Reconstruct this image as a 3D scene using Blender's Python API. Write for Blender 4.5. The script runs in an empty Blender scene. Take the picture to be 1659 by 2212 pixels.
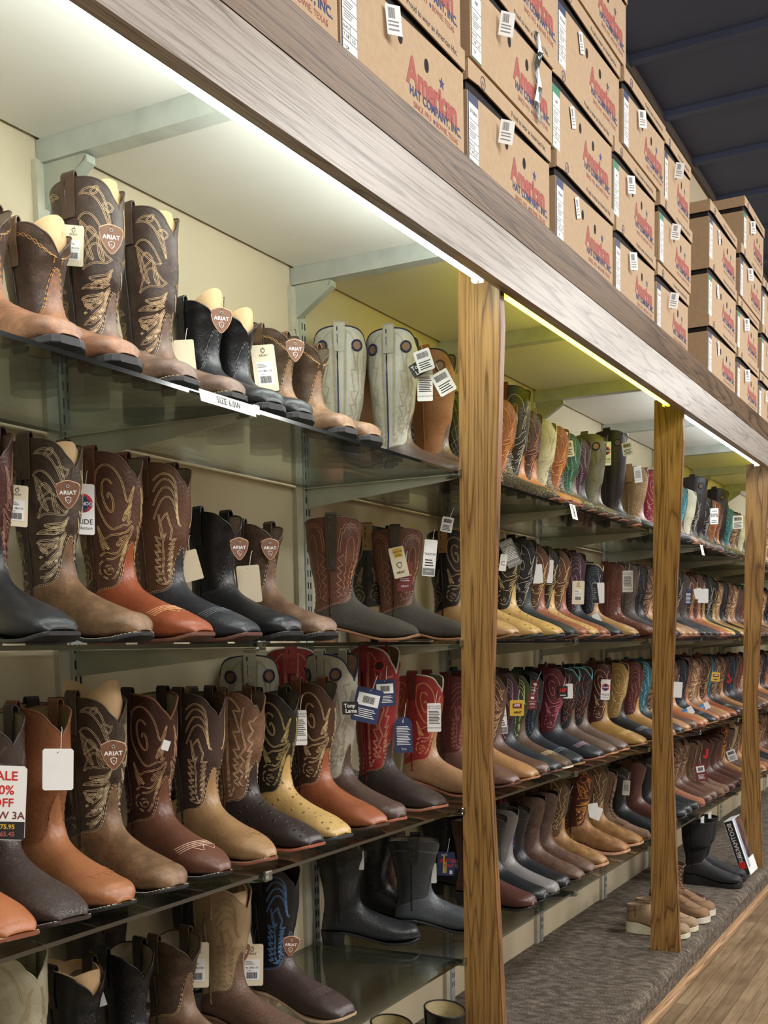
import bpy, math, random
import numpy as np
from mathutils import Matrix, Vector
PI = math.pi
random.seed(7)
SC = bpy.context.scene
COL = SC.collection
H = 1.262                                   # camera height above the floor

def lin(c):
    out = []
    for v in c[:3]:
        v = v / 255.0
        out.append(v / 12.92 if v <= 0.04045 else ((v + 0.055) / 1.055) ** 2.4)
    return (out[0], out[1], out[2], 1.0)

# ------------------------------------------------------------------ camera
yaw, pit, rol = 0.4905, -0.1028, -0.0174
F = Vector((math.cos(yaw), math.sin(yaw), 0)); R = Vector((math.sin(yaw), -math.cos(yaw), 0)); U = Vector((0, 0, 1))
F, U = (math.cos(pit) * F + math.sin(pit) * U), (-math.sin(pit) * F + math.cos(pit) * U)
R, U = (math.cos(rol) * R + math.sin(rol) * U), (-math.sin(rol) * R + math.cos(rol) * U)
cd = bpy.data.cameras.new('camera'); cam = bpy.data.objects.new('camera', cd); COL.objects.link(cam)
m = Matrix(((R.x, U.x, -F.x, 0), (R.y, U.y, -F.y, 0), (R.z, U.z, -F.z, H), (0, 0, 0, 1)))
cam.matrix_world = m
cd.sensor_fit = 'HORIZONTAL'; cd.sensor_width = 36.0; cd.lens = 2455.92 / 1659 * 36.0
cd.shift_y = (1650.2 - 1106.0) / 1659.0
cd.clip_start = 0.02; cd.clip_end = 100
SC.camera = cam
# ------------------------------------------------------------------ view, world
SC.view_settings.view_transform = 'Standard'; SC.view_settings.look = 'None'
SC.view_settings.gamma = 1.0; SC.view_settings.exposure = 0.0
SC.view_settings.use_curve_mapping = False
W = bpy.data.worlds.new('world'); SC.world = W; W.use_nodes = True
bg = W.node_tree.nodes['Background']; bg.inputs[0].default_value = (0.75, 0.82, 1.0, 1); bg.inputs[1].default_value = 0.25
# ------------------------------------------------------------------ the shop's ceiling lights, over the aisle
def area(name, loc, sx, sy, power, color, rot=(0, 0, 0)):
    d = bpy.data.lights.new(name, 'AREA'); d.shape = 'RECTANGLE'; d.size = sx; d.size_y = sy
    d.energy = power; d.color = color
    o = bpy.data.objects.new(name, d); COL.objects.link(o); o.location = loc; o.rotation_euler = rot
    return o
AISLE = 62.0
for i, x in enumerate((-0.6, 2.2, 5.0, 7.8, 10.6)):
    area('aisle_light', (x, -1.3, 3.55), 1.2, 0.6, AISLE, (1.0, 0.97, 0.93), (math.radians(22), 0, 0))
for x in (0.8, 4.8, 8.8):
    area('aisle_light', (x, -4.0, 3.55), 1.2, 0.6, 85.0, (1.0, 0.97, 0.95), (math.radians(40), 0, 0))

# ------------------------------------------------------------------ helpers: materials
MATS = {}
def nodes_of(name):
    m = bpy.data.materials.new(name); m.use_nodes = True
    nt = m.node_tree; b = nt.nodes['Principled BSDF']
    return m, nt, b
def N(nt, t, **kw):
    n = nt.nodes.new(t)
    for k, v in kw.items(): setattr(n, k, v)
    return n
def ramp(nt, src, stops):
    r = N(nt, 'ShaderNodeValToRGB'); el = r.color_ramp.elements
    while len(el) > 1: el.remove(el[-1])
    el[0].position = stops[0][0]; el[0].color = stops[0][1]
    for p, c in stops[1:]:
        e = el.new(p); e.color = c
    nt.links.new(src, r.inputs[0]); return r
def plain(name, col, rough=0.6, metal=0.0, spec=0.5, var=0.06, scale=30, bump=0.0, coat=0.0):
    if name in MATS: return MATS[name]
    m, nt, b = nodes_of(name); c = lin(col)
    tc = N(nt, 'ShaderNodeTexCoord'); nz = N(nt, 'ShaderNodeTexNoise'); nz.inputs['Scale'].default_value = scale; nz.inputs['Detail'].default_value = 4
    nt.links.new(tc.outputs['Object'], nz.inputs['Vector'])
    a = tuple(max(0, v * (1 - var * 2)) for v in c[:3]) + (1,); d = tuple(min(1, v * (1 + var * 2)) for v in c[:3]) + (1,)
    r = ramp(nt, nz.outputs['Fac'], [(0.3, a), (0.7, d)])
    nt.links.new(r.outputs[0], b.inputs['Base Color'])
    b.inputs['Roughness'].default_value = rough; b.inputs['Metallic'].default_value = metal
    b.inputs['Specular IOR Level'].default_value = spec; b.inputs['Coat Weight'].default_value = coat
    if bump:
        bp = N(nt, 'ShaderNodeBump'); bp.inputs['Strength'].default_value = bump; bp.inputs['Distance'].default_value = 0.002
        nt.links.new(nz.outputs['Fac'], bp.inputs['Height']); nt.links.new(bp.outputs[0], b.inputs['Normal'])
    MATS[name] = m; return m
def leather(col, kind='smooth'):
    key = 'leather_%s_%d_%d_%d' % ((kind,) + tuple(col))
    if key in MATS: return MATS[key]
    m, nt, b = nodes_of(key); c = lin(col); lu = .3 * c[0] + .6 * c[1] + .1 * c[2]
    c = tuple((v * .93 + lu * .07) * .70 for v in c[:3])
    def sh(k, add=0.0): return tuple(min(1, max(0.001, v * k + add)) for v in c[:3]) + (1,)
    L = nt.links
    tc = N(nt, 'ShaderNodeTexCoord')
    nz = N(nt, 'ShaderNodeTexNoise'); nz.inputs['Scale'].default_value = 34 if kind == 'distress' else 20; nz.inputs['Detail'].default_value = 8; nz.inputs['Roughness'].default_value = 0.72
    L.new(tc.outputs['Object'], nz.inputs['Vector'])
    lo, hi = (0.80, 1.18)
    if kind == 'distress': lo, hi = (0.50, 1.75)
    if kind == 'ostrich': lo, hi = (0.8, 1.15)
    r = ramp(nt, nz.outputs['Fac'], [(0.3, sh(lo)), (0.52, sh(1.0)), (0.72, sh(hi, 0.004))])
    base = r.outputs[0]
    fine = N(nt, 'ShaderNodeTexNoise'); fine.inputs['Scale'].default_value = 150; fine.inputs['Detail'].default_value = 6; fine.inputs['Distortion'].default_value = 0.6
    L.new(tc.outputs['Object'], fine.inputs['Vector'])
    bp = N(nt, 'ShaderNodeBump'); bp.inputs['Distance'].default_value = 0.0014; bp.inputs['Strength'].default_value = 0.6
    hsrc = fine.outputs['Fac']; rough = 0.42
    if kind == 'smooth': rough = 0.36
    if kind == 'matte': rough = 0.62
    if kind == 'distress': rough = 0.5
    if kind == 'suede': rough = 0.85
    if kind == 'grain':
        vo = N(nt, 'ShaderNodeTexVoronoi', feature='DISTANCE_TO_EDGE'); vo.inputs['Scale'].default_value = 210
        nz2 = N(nt, 'ShaderNodeTexNoise'); nz2.inputs['Scale'].default_value = 40
        mp = N(nt, 'ShaderNodeMixRGB'); mp.inputs[0].default_value = 0.06
        L.new(tc.outputs['Object'], nz2.inputs['Vector']); L.new(tc.outputs['Object'], mp.inputs[1]); L.new(nz2.outputs['Color'], mp.inputs[2]); L.new(mp.outputs[0], vo.inputs['Vector'])
        rr = ramp(nt, vo.outputs['Distance'], [(0.0, (0, 0, 0, 1)), (0.09, (1, 1, 1, 1))]); hsrc = rr.outputs[0]
        mx = N(nt, 'ShaderNodeMixRGB', blend_type='MULTIPLY'); mx.inputs[0].default_value = 0.45
        L.new(base, mx.inputs[1]); L.new(rr.outputs[0], mx.inputs[2]); base = mx.outputs[0]
        bp.inputs['Strength'].default_value = 0.5; rough = 0.42
    if kind == 'scale':
        vo = N(nt, 'ShaderNodeTexVoronoi', feature='DISTANCE_TO_EDGE'); vo.inputs['Scale'].default_value = 1.0
        mp = N(nt, 'ShaderNodeMapping'); mp.inputs['Scale'].default_value = (110, 60, 110)
        L.new(tc.outputs['Object'], mp.inputs['Vector']); L.new(mp.outputs[0], vo.inputs['Vector'])
        rr = ramp(nt, vo.outputs['Distance'], [(0.0, (0.1, 0.1, 0.1, 1)), (0.12, (1, 1, 1, 1))]); hsrc = rr.outputs[0]
        mx = N(nt, 'ShaderNodeMixRGB', blend_type='MULTIPLY'); mx.inputs[0].default_value = 0.7
        L.new(base, mx.inputs[1]); L.new(rr.outputs[0], mx.inputs[2]); base = mx.outputs[0]
        bp.inputs['Strength'].default_value = 0.7; rough = 0.28
    if kind == 'ostrich':
        vo = N(nt, 'ShaderNodeTexVoronoi'); vo.inputs['Scale'].default_value = 62; vo.inputs['Randomness'].default_value = 0.75
        L.new(tc.outputs['Object'], vo.inputs['Vector'])
        rr = ramp(nt, vo.outputs['Distance'], [(0.0, (1, 1, 1, 1)), (0.16, (0.75, 0.75, 0.75, 1)), (0.24, (0, 0, 0, 1))]); hsrc = rr.outputs[0]
        dk = ramp(nt, vo.outputs['Distance'], [(0.10, (0.28, 0.22, 0.2, 1)), (0.2, (1, 1, 1, 1))])
        mx = N(nt, 'ShaderNodeMixRGB', blend_type='MULTIPLY'); mx.inputs[0].default_value = 0.9
        L.new(base, mx.inputs[1]); L.new(dk.outputs[0], mx.inputs[2]); base = mx.outputs[0]
        bp.inputs['Strength'].default_value = 0.8; bp.inputs['Distance'].default_value = 0.002; rough = 0.38
    L.new(base, b.inputs['Base Color']); L.new(hsrc, bp.inputs['Height']); L.new(bp.outputs[0], b.inputs['Normal'])
    b.inputs['Roughness'].default_value = rough; b.inputs['Specular IOR Level'].default_value = 0.5
    MATS[key] = m; return m
def wood(name, dark, mid, light, axis='Z', rough=0.4, scale=1.0, ring=1.0):
    if name in MATS: return MATS[name]
    m, nt, b = nodes_of(name); L = nt.links
    tc = N(nt, 'ShaderNodeTexCoord'); mp = N(nt, 'ShaderNodeMapping')
    s = {'Z': (9, 9, 0.55), 'X': (0.42, 13, 13)}[axis]
    mp.inputs['Scale'].default_value = tuple(v * scale for v in s); L.new(tc.outputs['Object'], mp.inputs['Vector'])
    n1 = N(nt, 'ShaderNodeTexNoise'); n1.inputs['Scale'].default_value = 1.1; n1.inputs['Detail'].default_value = 2; n1.inputs['Distortion'].default_value = 0.5
    L.new(mp.outputs[0], n1.inputs['Vector'])
    mul = N(nt, 'ShaderNodeMath', operation='MULTIPLY'); mul.inputs[1].default_value = 11 * ring; L.new(n1.outputs['Fac'], mul.inputs[0])
    fr = N(nt, 'ShaderNodeMath', operation='FRACT'); L.new(mul.outputs[0], fr.inputs[0])
    mp2 = N(nt, 'ShaderNodeMapping'); s2 = {'Z': (260, 260, 9), 'X': (9, 260, 260)}[axis]; mp2.inputs['Scale'].default_value = s2
    L.new(tc.outputs['Object'], mp2.inputs['Vector'])
    n2 = N(nt, 'ShaderNodeTexNoise'); n2.inputs['Scale'].default_value = 1.0; n2.inputs['Detail'].default_value = 3; L.new(mp2.outputs[0], n2.inputs['Vector'])
    r = ramp(nt, fr.outputs[0], [(0.0, lin(dark)), (0.10, lin(mid)), (0.45, lin(light)), (0.80, lin(light)), (0.95, lin(mid)), (1.0, lin(dark))])
    r2 = ramp(nt, n2.outputs['Fac'], [(0.36, (0.55, 0.5, 0.45, 1)), (0.5, (1, 1, 1, 1))])
    mx = N(nt, 'ShaderNodeMixRGB', blend_type='MULTIPLY'); mx.inputs[0].default_value = 0.75
    L.new(r.outputs[0], mx.inputs[1]); L.new(r2.outputs[0], mx.inputs[2]); L.new(mx.outputs[0], b.inputs['Base Color'])
    bp = N(nt, 'ShaderNodeBump'); bp.inputs['Strength'].default_value = 0.25; bp.inputs['Distance'].default_value = 0.001
    L.new(n2.outputs['Fac'], bp.inputs['Height']); L.new(bp.outputs[0], b.inputs['Normal'])
    b.inputs['Roughness'].default_value = rough
    MATS[name] = m; return m
def emit(name, col, strength):
    m, nt, b = nodes_of(name)
    b.inputs['Base Color'].default_value = col; b.inputs['Emission Color'].default_value = col; b.inputs['Emission Strength'].default_value = strength
    return m
def glass_mat(name, tint, refl=0.10, rough=0.02):
    m, nt, b = nodes_of(name); nt.nodes.remove(b); out = nt.nodes['Material Output']
    tr = N(nt, 'ShaderNodeBsdfTransparent'); tr.inputs[0].default_value = tint
    gl = N(nt, 'ShaderNodeBsdfGlossy'); gl.inputs['Roughness'].default_value = rough; gl.inputs[0].default_value = (0.9, 0.95, 0.93, 1)
    fr = N(nt, 'ShaderNodeFresnel'); fr.inputs[0].default_value = 1.5
    ad = N(nt, 'ShaderNodeMath', operation='MULTIPLY_ADD'); ad.inputs[1].default_value = 0.8; ad.inputs[2].default_value = refl
    nt.links.new(fr.outputs[0], ad.inputs[0])
    mx = N(nt, 'ShaderNodeMixShader'); nt.links.new(ad.outputs[0], mx.inputs[0]); nt.links.new(tr.outputs[0], mx.inputs[1]); nt.links.new(gl.outputs[0], mx.inputs[2])
    nt.links.new(mx.outputs[0], out.inputs[0]); return m

M_WALL = plain('cream_wall', (205, 190, 160), 0.7, var=0.02, scale=3)
M_CANOPY = plain('canopy_white', (225, 222, 214), 0.55, var=0.015, scale=4)
M_ZINC = plain('zinc_metal', (184, 189, 182), 0.40, 0.30, var=0.06, scale=18)
M_BRKT = plain('grey_steel', (172, 176, 162), 0.42, 0.12, var=0.05, scale=12)
M_DARK = plain('dark_slot', (22, 22, 22), 0.8)
M_BLACK = plain('black_rubber', (26, 26, 28), 0.55, var=0.08)
M_OAK = wood('oak_post', (100, 70, 36), (140, 102, 54), (162, 124, 70), 'Z', 0.42, ring=1.5)
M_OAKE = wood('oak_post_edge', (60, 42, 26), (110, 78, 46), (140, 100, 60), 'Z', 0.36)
M_FASC = wood('oak_fascia_sheen', (112, 102, 92), (148, 139, 129), (162, 153, 143), 'X', 0.34, ring=1.3)  # varnish sheen of the shop lights mixed into the wood colour
M_CROWN = wood('oak_crown_shade', (76, 58, 44), (104, 84, 66), (124, 102, 80), 'X', 0.38)  # shade of the board's downward tilt put into the brown
M_CARD = plain('cardboard', (182, 156, 126), 0.85, var=0.03, scale=60)
M_HOLLOW = plain('hollow_shade', (24, 20, 20), 0.9)  # near black, shade of box gaps and holes given as colour
M_CARDS = plain('canopy_top_brown', (160, 132, 104), 0.85, var=0.03, scale=60)  # darker cardboard brown for the canopy top
M_WHITE = plain('white_paper', (236, 236, 234), 0.7, var=0.01)
M_CREAM = plain('cream_paper', (226, 214, 186), 0.7, var=0.01)
M_RED = plain('red_ink', (166, 90, 82), 0.8, var=0.02)
M_BLUE = plain('blue_ink', (64, 70, 112), 0.8, var=0.02)
M_INK = plain('black_ink', (34, 32, 34), 0.7, var=0.02)
M_GREY = plain('grey_ink', (130, 130, 130), 0.7, var=0.02)
M_NAVY = plain('navy_card', (40, 52, 92), 0.6, var=0.02)
M_GREEN = plain('green_card', (40, 128, 96), 0.6, var=0.02)
M_MAROON = plain('maroon_card', (112, 42, 44), 0.6, var=0.02)
M_YELLOW = plain('yellow_card', (214, 176, 62), 0.6, var=0.02)
M_SKY = plain('sky_blue_card', (60, 140, 205), 0.6, var=0.02)
M_REDP = plain('red_plastic', (205, 45, 45), 0.4, var=0.02)
M_SHIELD = plain('brown_leather_tag', (122, 82, 60), 0.55, var=0.04)
M_SHIELDE = plain('tan_tag_edge', (196, 160, 130), 0.6)
M_CHIP = plain('chipboard', (204, 170, 128), 0.8, var=0.03, scale=80)
M_STR = plain('string', (210, 205, 195), 0.8)
M_STRB = plain('black_string', (25, 22, 22), 0.8)
M_LED = emit('led_white', (0.90, 1.0, 0.96, 1), 52)
M_LEDY = emit('led_yellow', (0.98, 0.95, 0.055, 1), 14)
M_LEDC = emit('led_cool', (0.88, 0.96, 1.0, 1), 36)
M_GLASS = glass_mat('shelf_glass', (0.95, 0.97, 0.95, 1), 0.015)
M_GEDGE = glass_mat('shelf_glass_edge', (0.10, 0.17, 0.14, 1), 0.16, 0.1)
M_CLIP = glass_mat('clear_plastic', (0.72, 0.74, 0.72, 1), 0.22, 0.15)
M_PLAS = glass_mat('clear_tape', (0.93, 0.93, 0.93, 1), 0.25, 0.12)

def carpet_mat():
    m, nt, b = nodes_of('carpet'); L = nt.links
    tc = N(nt, 'ShaderNodeTexCoord')
    mp = N(nt, 'ShaderNodeMapping'); mp.inputs['Scale'].default_value = (230, 210, 230); L.new(tc.outputs['Object'], mp.inputs['Vector'])
    n1 = N(nt, 'ShaderNodeTexNoise'); n1.inputs['Scale'].default_value = 1; n1.inputs['Detail'].default_value = 5; n1.inputs['Roughness'].default_value = 0.7; L.new(mp.outputs[0], n1.inputs['Vector'])
    mp2 = N(nt, 'ShaderNodeMapping'); mp2.inputs['Scale'].default_value = (40, 22, 40); mp2.inputs['Rotation'].default_value = (0, 0, 0.35); L.new(tc.outputs['Object'], mp2.inputs['Vector'])
    n2 = N(nt, 'ShaderNodeTexNoise'); n2.inputs['Scale'].default_value = 1; n2.inputs['Detail'].default_value = 4; L.new(mp2.outputs[0], n2.inputs['Vector'])
    ad = N(nt, 'ShaderNodeMath', operation='ADD'); m15 = N(nt, 'ShaderNodeMath', operation='MULTIPLY'); m15.inputs[1].default_value = 1.35; L.new(n1.outputs['Fac'], m15.inputs[0]); m06 = N(nt, 'ShaderNodeMath', operation='MULTIPLY'); m06.inputs[1].default_value = 0.65; L.new(n2.outputs['Fac'], m06.inputs[0]); L.new(m15.outputs[0], ad.inputs[0]); L.new(m06.outputs[0], ad.inputs[1])
    hf = N(nt, 'ShaderNodeMath', operation='MULTIPLY'); hf.inputs[1].default_value = 0.5; L.new(ad.outputs[0], hf.inputs[0])
    r = ramp(nt, hf.outputs[0], [(0.38, lin((48, 41, 35))), (0.5, lin((100, 89, 78))), (0.62, lin((168, 155, 138)))])
    L.new(r.outputs[0], b.inputs['Base Color']); b.inputs['Roughness'].default_value = 0.95
    bp = N(nt, 'ShaderNodeBump'); bp.inputs['Strength'].default_value = 0.9; bp.inputs['Distance'].default_value = 0.006
    L.new(n1.outputs['Fac'], bp.inputs['Height']); L.new(bp.outputs[0], b.inputs['Normal']); return m
M_CARPET = carpet_mat()
def floor_mat():
    m, nt, b = nodes_of('strip_floor'); L = nt.links
    tc = N(nt, 'ShaderNodeTexCoord')
    br = N(nt, 'ShaderNodeTexBrick'); br.offset = 0.37; br.inputs['Scale'].default_value = 1.0
    br.inputs['Brick Width'].default_value = 1.3; br.inputs['Row Height'].default_value = 0.047; br.inputs['Mortar Size'].default_value = 0.0011
    br.inputs['Color1'].default_value = lin((158, 134, 104)); br.inputs['Color2'].default_value = lin((132, 110, 84)); br.inputs['Mortar'].default_value = lin((80, 62, 44))
    L.new(tc.outputs['Object'], br.inputs['Vector'])
    mp = N(nt, 'ShaderNodeMapping'); mp.inputs['Scale'].default_value = (4, 40, 1); L.new(tc.outputs['Object'], mp.inputs['Vector'])
    n = N(nt, 'ShaderNodeTexNoise'); n.inputs['Scale'].default_value = 1.5; n.inputs['Detail'].default_value = 6; L.new(mp.outputs[0], n.inputs['Vector'])
    n3 = N(nt, 'ShaderNodeTexNoise'); n3.inputs['Scale'].default_value = 5; n3.inputs['Detail'].default_value = 5; L.new(tc.outputs['Object'], n3.inputs['Vector'])
    r = ramp(nt, n.outputs['Fac'], [(0.3, (0.55, 0.5, 0.44, 1)), (0.65, (1, 1, 1, 1))]); r3 = ramp(nt, n3.outputs['Fac'], [(0.35, (0.62, 0.55, 0.46, 1)), (0.55, (1, 1, 1, 1))])
    mx = N(nt, 'ShaderNodeMixRGB', blend_type='MULTIPLY'); mx.inputs[0].default_value = 0.8; L.new(br.outputs['Color'], mx.inputs[1]); L.new(r.outputs[0], mx.inputs[2])
    mx2 = N(nt, 'ShaderNodeMixRGB', blend_type='MULTIPLY'); mx2.inputs[0].default_value = 0.7; L.new(mx.outputs[0], mx2.inputs[1]); L.new(r3.outputs[0], mx2.inputs[2])
    L.new(mx2.outputs[0], b.inputs['Base Color']); b.inputs['Roughness'].default_value = 0.5; return m
M_FLOOR = floor_mat()

# ------------------------------------------------------------------ helpers: meshes and objects
def mk(name, V, Fc, mat, parent=None, smooth=False, mats=None, fm=None):
    me = bpy.data.meshes.new(name)
    me.from_pydata([tuple(v) for v in np.asarray(V, float).tolist()] if isinstance(V, np.ndarray) else V, [], Fc)
    for mm in (mats or [mat]): me.materials.append(mm)
    if fm is not None: me.polygons.foreach_set('material_index', fm)
    if smooth: me.polygons.foreach_set('use_smooth', [True] * len(me.polygons))
    me.update()
    o = bpy.data.objects.new(name, me); COL.objects.link(o)
    if parent is not None: o.parent = parent
    return o
class MB:
    def __init__(s): s.V = []; s.F = []; s.M = []
    def add(s, V, Fc, mi=0):
        n = len(s.V); s.V += [tuple(v) for v in V]; s.F += [tuple(i + n for i in f) for f in Fc]; s.M += [mi] * len(Fc); return s
    def box(s, x0, x1, y0, y1, z0, z1, mi=0, b=0.0):
        if b <= 0:
            V = [(x, y, z) for x in (x0, x1) for y in (y0, y1) for z in (z0, z1)]
            return s.add(V, [(0, 1, 3, 2), (4, 6, 7, 5), (0, 4, 5, 1), (2, 3, 7, 6), (0, 2, 6, 4), (1, 5, 7, 3)], mi)
        # chamfered box
        V = []; 
        for z, i in ((z0, b), (z0 + b, 0), (z1 - b, 0), (z1, b)):
            c = b if i == 0 else b
            if i == 0:
                ring = [(x0 + c, y0), (x1 - c, y0), (x1, y0 + c), (x1, y1 - c), (x1 - c, y1), (x0 + c, y1), (x0, y1 - c), (x0, y0 + c)]
            else:
                ring = [(x0 + c, y0 + c * .5), (x1 - c, y0 + c * .5), (x1 - c * .5, y0 + c), (x1 - c * .5, y1 - c), (x1 - c, y1 - c * .5), (x0 + c, y1 - c * .5), (x0 + c * .5, y1 - c), (x0 + c * .5, y0 + c)]
            V += [(a, q, z) for a, q in ring]
        Fc = [tuple(range(7, -1, -1)), tuple(range(24, 32))]
        for r in range(3):
            for i in range(8):
                j = (i + 1) % 8; Fc.append((r * 8 + i, r * 8 + j, r * 8 + 8 + j, r * 8 + 8 + i))
        return s.add(V, Fc, mi)
    def prism(s, poly, fn, a, b, mi=0):
        n = len(poly); V = [fn(p, a) for p in poly] + [fn(p, b) for p in poly]
        Fc = [tuple(range(n))[::-1], tuple(range(n, 2 * n))] + [(i, (i + 1) % n, n + (i + 1) % n, n + i) for i in range(n)]
        return s.add(V, Fc, mi)
    def tube(s, pts, r, seg=6, mi=0, cap=True):
        pts = [Vector(p) for p in pts]; V = []; n = len(pts)
        up = Vector((0, 0, 1))
        for i, p in enumerate(pts):
            t = (pts[min(i + 1, n - 1)] - pts[max(i - 1, 0)]); t = t.normalized() if t.length > 0 else Vector((1, 0, 0))
            a = t.cross(up)
            if a.length < 1e-3: a = t.cross(Vector((1, 0, 0)))
            a.normalize(); c = t.cross(a)
            rr = r[i] if isinstance(r, (list, tuple)) else r
            for k in range(seg):
                w = 2 * PI * k / seg; V.append(tuple(p + (a * math.cos(w) + c * math.sin(w)) * rr))
        Fc = [(i * seg + k, i * seg + (k + 1) % seg, (i + 1) * seg + (k + 1) % seg, (i + 1) * seg + k) for i in range(n - 1) for k in range(seg)]
        if cap: Fc += [tuple(range(seg))[::-1], tuple(range((n - 1) * seg, n * seg))]
        return s.add(V, Fc, mi)
    def obj(s, name, mat, parent=None, smooth=False, mats=None):
        return mk(name, s.V, s.F, mat, parent, smooth, mats, s.M if mats else None)
def tag(o, label=None, cat=None, group=None, kind=None):
    if label: o['label'] = label
    if cat: o['category'] = cat
    if group: o['group'] = group
    if kind: o['kind'] = kind
    return o
def empty(name, loc=(0, 0, 0), rz=0.0):
    o = bpy.data.objects.new(name, None); COL.objects.link(o); o.location = loc; o.rotation_euler = (0, 0, rz); o.empty_display_size = 0.05
    return o
def copy_tree(o, parent=None):
    c = o.copy(); COL.objects.link(c); c.parent = parent
    for ch in list(o.children): copy_tree(ch, c)
    return c
TXT = {}
def text_data(body, size, offset=0.0, shear=0.0, align='CENTER', spacing=1.0):
    key = (body, size, offset, shear, align, spacing)
    if key in TXT: return TXT[key]
    cu = bpy.data.curves.new('lettering', 'FONT'); cu.body = body; cu.size = size; cu.offset = offset; cu.shear = shear
    cu.align_x = align; cu.align_y = 'CENTER'; cu.space_character = spacing; cu.resolution_u = 3; cu.extrude = 0.0
    o = bpy.data.objects.new('lettering', cu)
    me = bpy.data.meshes.new_from_object(o)
    V = [tuple(v.co) for v in me.vertices]; Fc = [tuple(p.vertices) for p in me.polygons]
    bpy.data.objects.remove(o); bpy.data.curves.remove(cu); bpy.data.meshes.remove(me)
    TXT[key] = (V, Fc); return TXT[key]
def add_text(mb, body, size, fn, mi=0, **kw):
    V, Fc = text_data(body, size, **kw)
    mb.add([fn(x, y) for x, y, z in V], Fc, mi)
def star_pts(r, cx=0, cy=0, n=5, k=0.42):
    return [(cx + (r if i % 2 == 0 else r * k) * math.sin(PI * i / n), cy + (r if i % 2 == 0 else r * k) * math.cos(PI * i / n)) for i in range(2 * n)]

# ------------------------------------------------------------------ dimensions of the fixture (heights above the floor)
DW, DP = 1.5375, 1.1084
def XK(k): return 1.6154 + 0.8382 * k
ZS = [0.4023 + H, 0.0096 + H, -0.3898 + H, -0.7585 + H]
TILT = 0.011                                 # the old canopy climbs a little towards the far end
def zt(z, x): return z + H + TILT * (x - 2.0)
ZCARP = H - 1.162
XA, XB = -0.6, 10.0
ROOM = (-3.0, 15.0, -6.0, DW)
CEIL = H + 2.60

# ------------------------------------------------------------------ the room
tag(MB().box(ROOM[0], ROOM[1], ROOM[2], DW, -0.05, 0).obj('floor', M_FLOOR), kind='structure')
tag(MB().box(ROOM[0], ROOM[1], DW, DW + 0.12, -0.05, CEIL).obj('wall_back', M_WALL), kind='structure')
tag(MB().box(ROOM[0], ROOM[1], ROOM[2] - 0.1, ROOM[2], -0.05, CEIL).obj('wall_front', M_WALL), kind='structure')
tag(MB().box(ROOM[0] - 0.1, ROOM[0], ROOM[2] - .1, DW + .12, -0.05, CEIL).obj('wall_left', M_WALL), kind='structure')
tag(MB().box(ROOM[1], ROOM[1] + 0.1, ROOM[2] - .1, DW + .12, -0.05, CEIL).obj('wall_right', plain('grey_end_wall', (92, 90, 94), 0.8)), kind='structure')
M_CEIL = plain('navy_ceiling', (66, 76, 104), 0.8, var=0.05, scale=2)
cm = MB().box(ROOM[0], ROOM[1], ROOM[2], DW, CEIL, CEIL + 0.06)
x = ROOM[0] + 0.2
while x < ROOM[1]:
    cm.box(x, x + 0.05, ROOM[2], DW, CEIL - 0.03, CEIL + 0.001); x += 0.62
tag(cm.obj('ceiling', M_CEIL), kind='structure')
tag(MB().box(ROOM[0], ROOM[1], DW - 0.02, DW, CEIL - 0.05, CEIL).obj('trim_1', plain('brown_trim', (70, 58, 50), 0.7)), kind='structure')
tag(MB().box(ROOM[0], XB + 1, DW - 0.008, DW, H + 0.392, H + 0.408).obj('trim_2', plain('cream_wall_trim', (192, 178, 148), 0.6)), kind='structure')
# carpeted platform with a rounded nose, wood strip in front of it
prof = [(DW, 0.0), (0.975, 0.0), (0.972, 0.06)]
for i in range(6):
    a = PI + (PI / 2) * i / 5; prof.append((1.0 + 0.03 * math.cos(a), ZCARP - 0.03 - 0.03 * math.sin(a)))
prof += [(DW, ZCARP)]
o = MB().prism(prof, lambda p, x: (x, p[0], p[1]), ROOM[0] + 0.02, 12.0).obj('carpeted_platform', M_CARPET)
tag(o, kind='structure'); o.name = 'carpet_platform'
tag(MB().prism([(0.975, 0.0), (0.948, 0.0), (0.948, 0.010), (0.960, 0.016), (0.975, 0.018)], lambda p, x: (x, p[0], p[1]), ROOM[0] + 0.02, 12.0).obj('trim_4', wood('oak_strip', (96, 66, 40), (160, 122, 84), (184, 146, 106), 'X', 0.45)), kind='structure')

# ------------------------------------------------------------------ canopy, fascia, posts
XE = 12.0
def slope_prism(poly, x0, x1):
    mb = MB(); return mb.prism(poly, lambda p, x: (x, p[0], zt(p[1], x)), x0, x1)
canopy = empty('display_canopy', (0, 0, 0)); tag(canopy, 'long display canopy with oak fascia, crown board and white underside above the shelves', 'canopy')
o = slope_prism([(0.975, 0.787), (1.003, 0.787), (1.003, 0.96), (0.975, 0.902)], XA, XE).obj('fascia_board', M_FASC)
o.parent = canopy; o['label'] = 'oak fascia board with pale grey sheen in its colour'
o = slope_prism([(0.9735, 0.903), (1.003, 0.961), (1.003, 0.984), (0.985, 0.984), (0.960, 0.972), (0.955, 0.966)], XA, XE).obj('crown_board', M_CROWN)
o.parent = canopy; o['label'] = 'oak crown board with tilt shade in its brown'
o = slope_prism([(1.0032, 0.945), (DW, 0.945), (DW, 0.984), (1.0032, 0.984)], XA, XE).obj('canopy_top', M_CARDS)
o.parent = canopy
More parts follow.
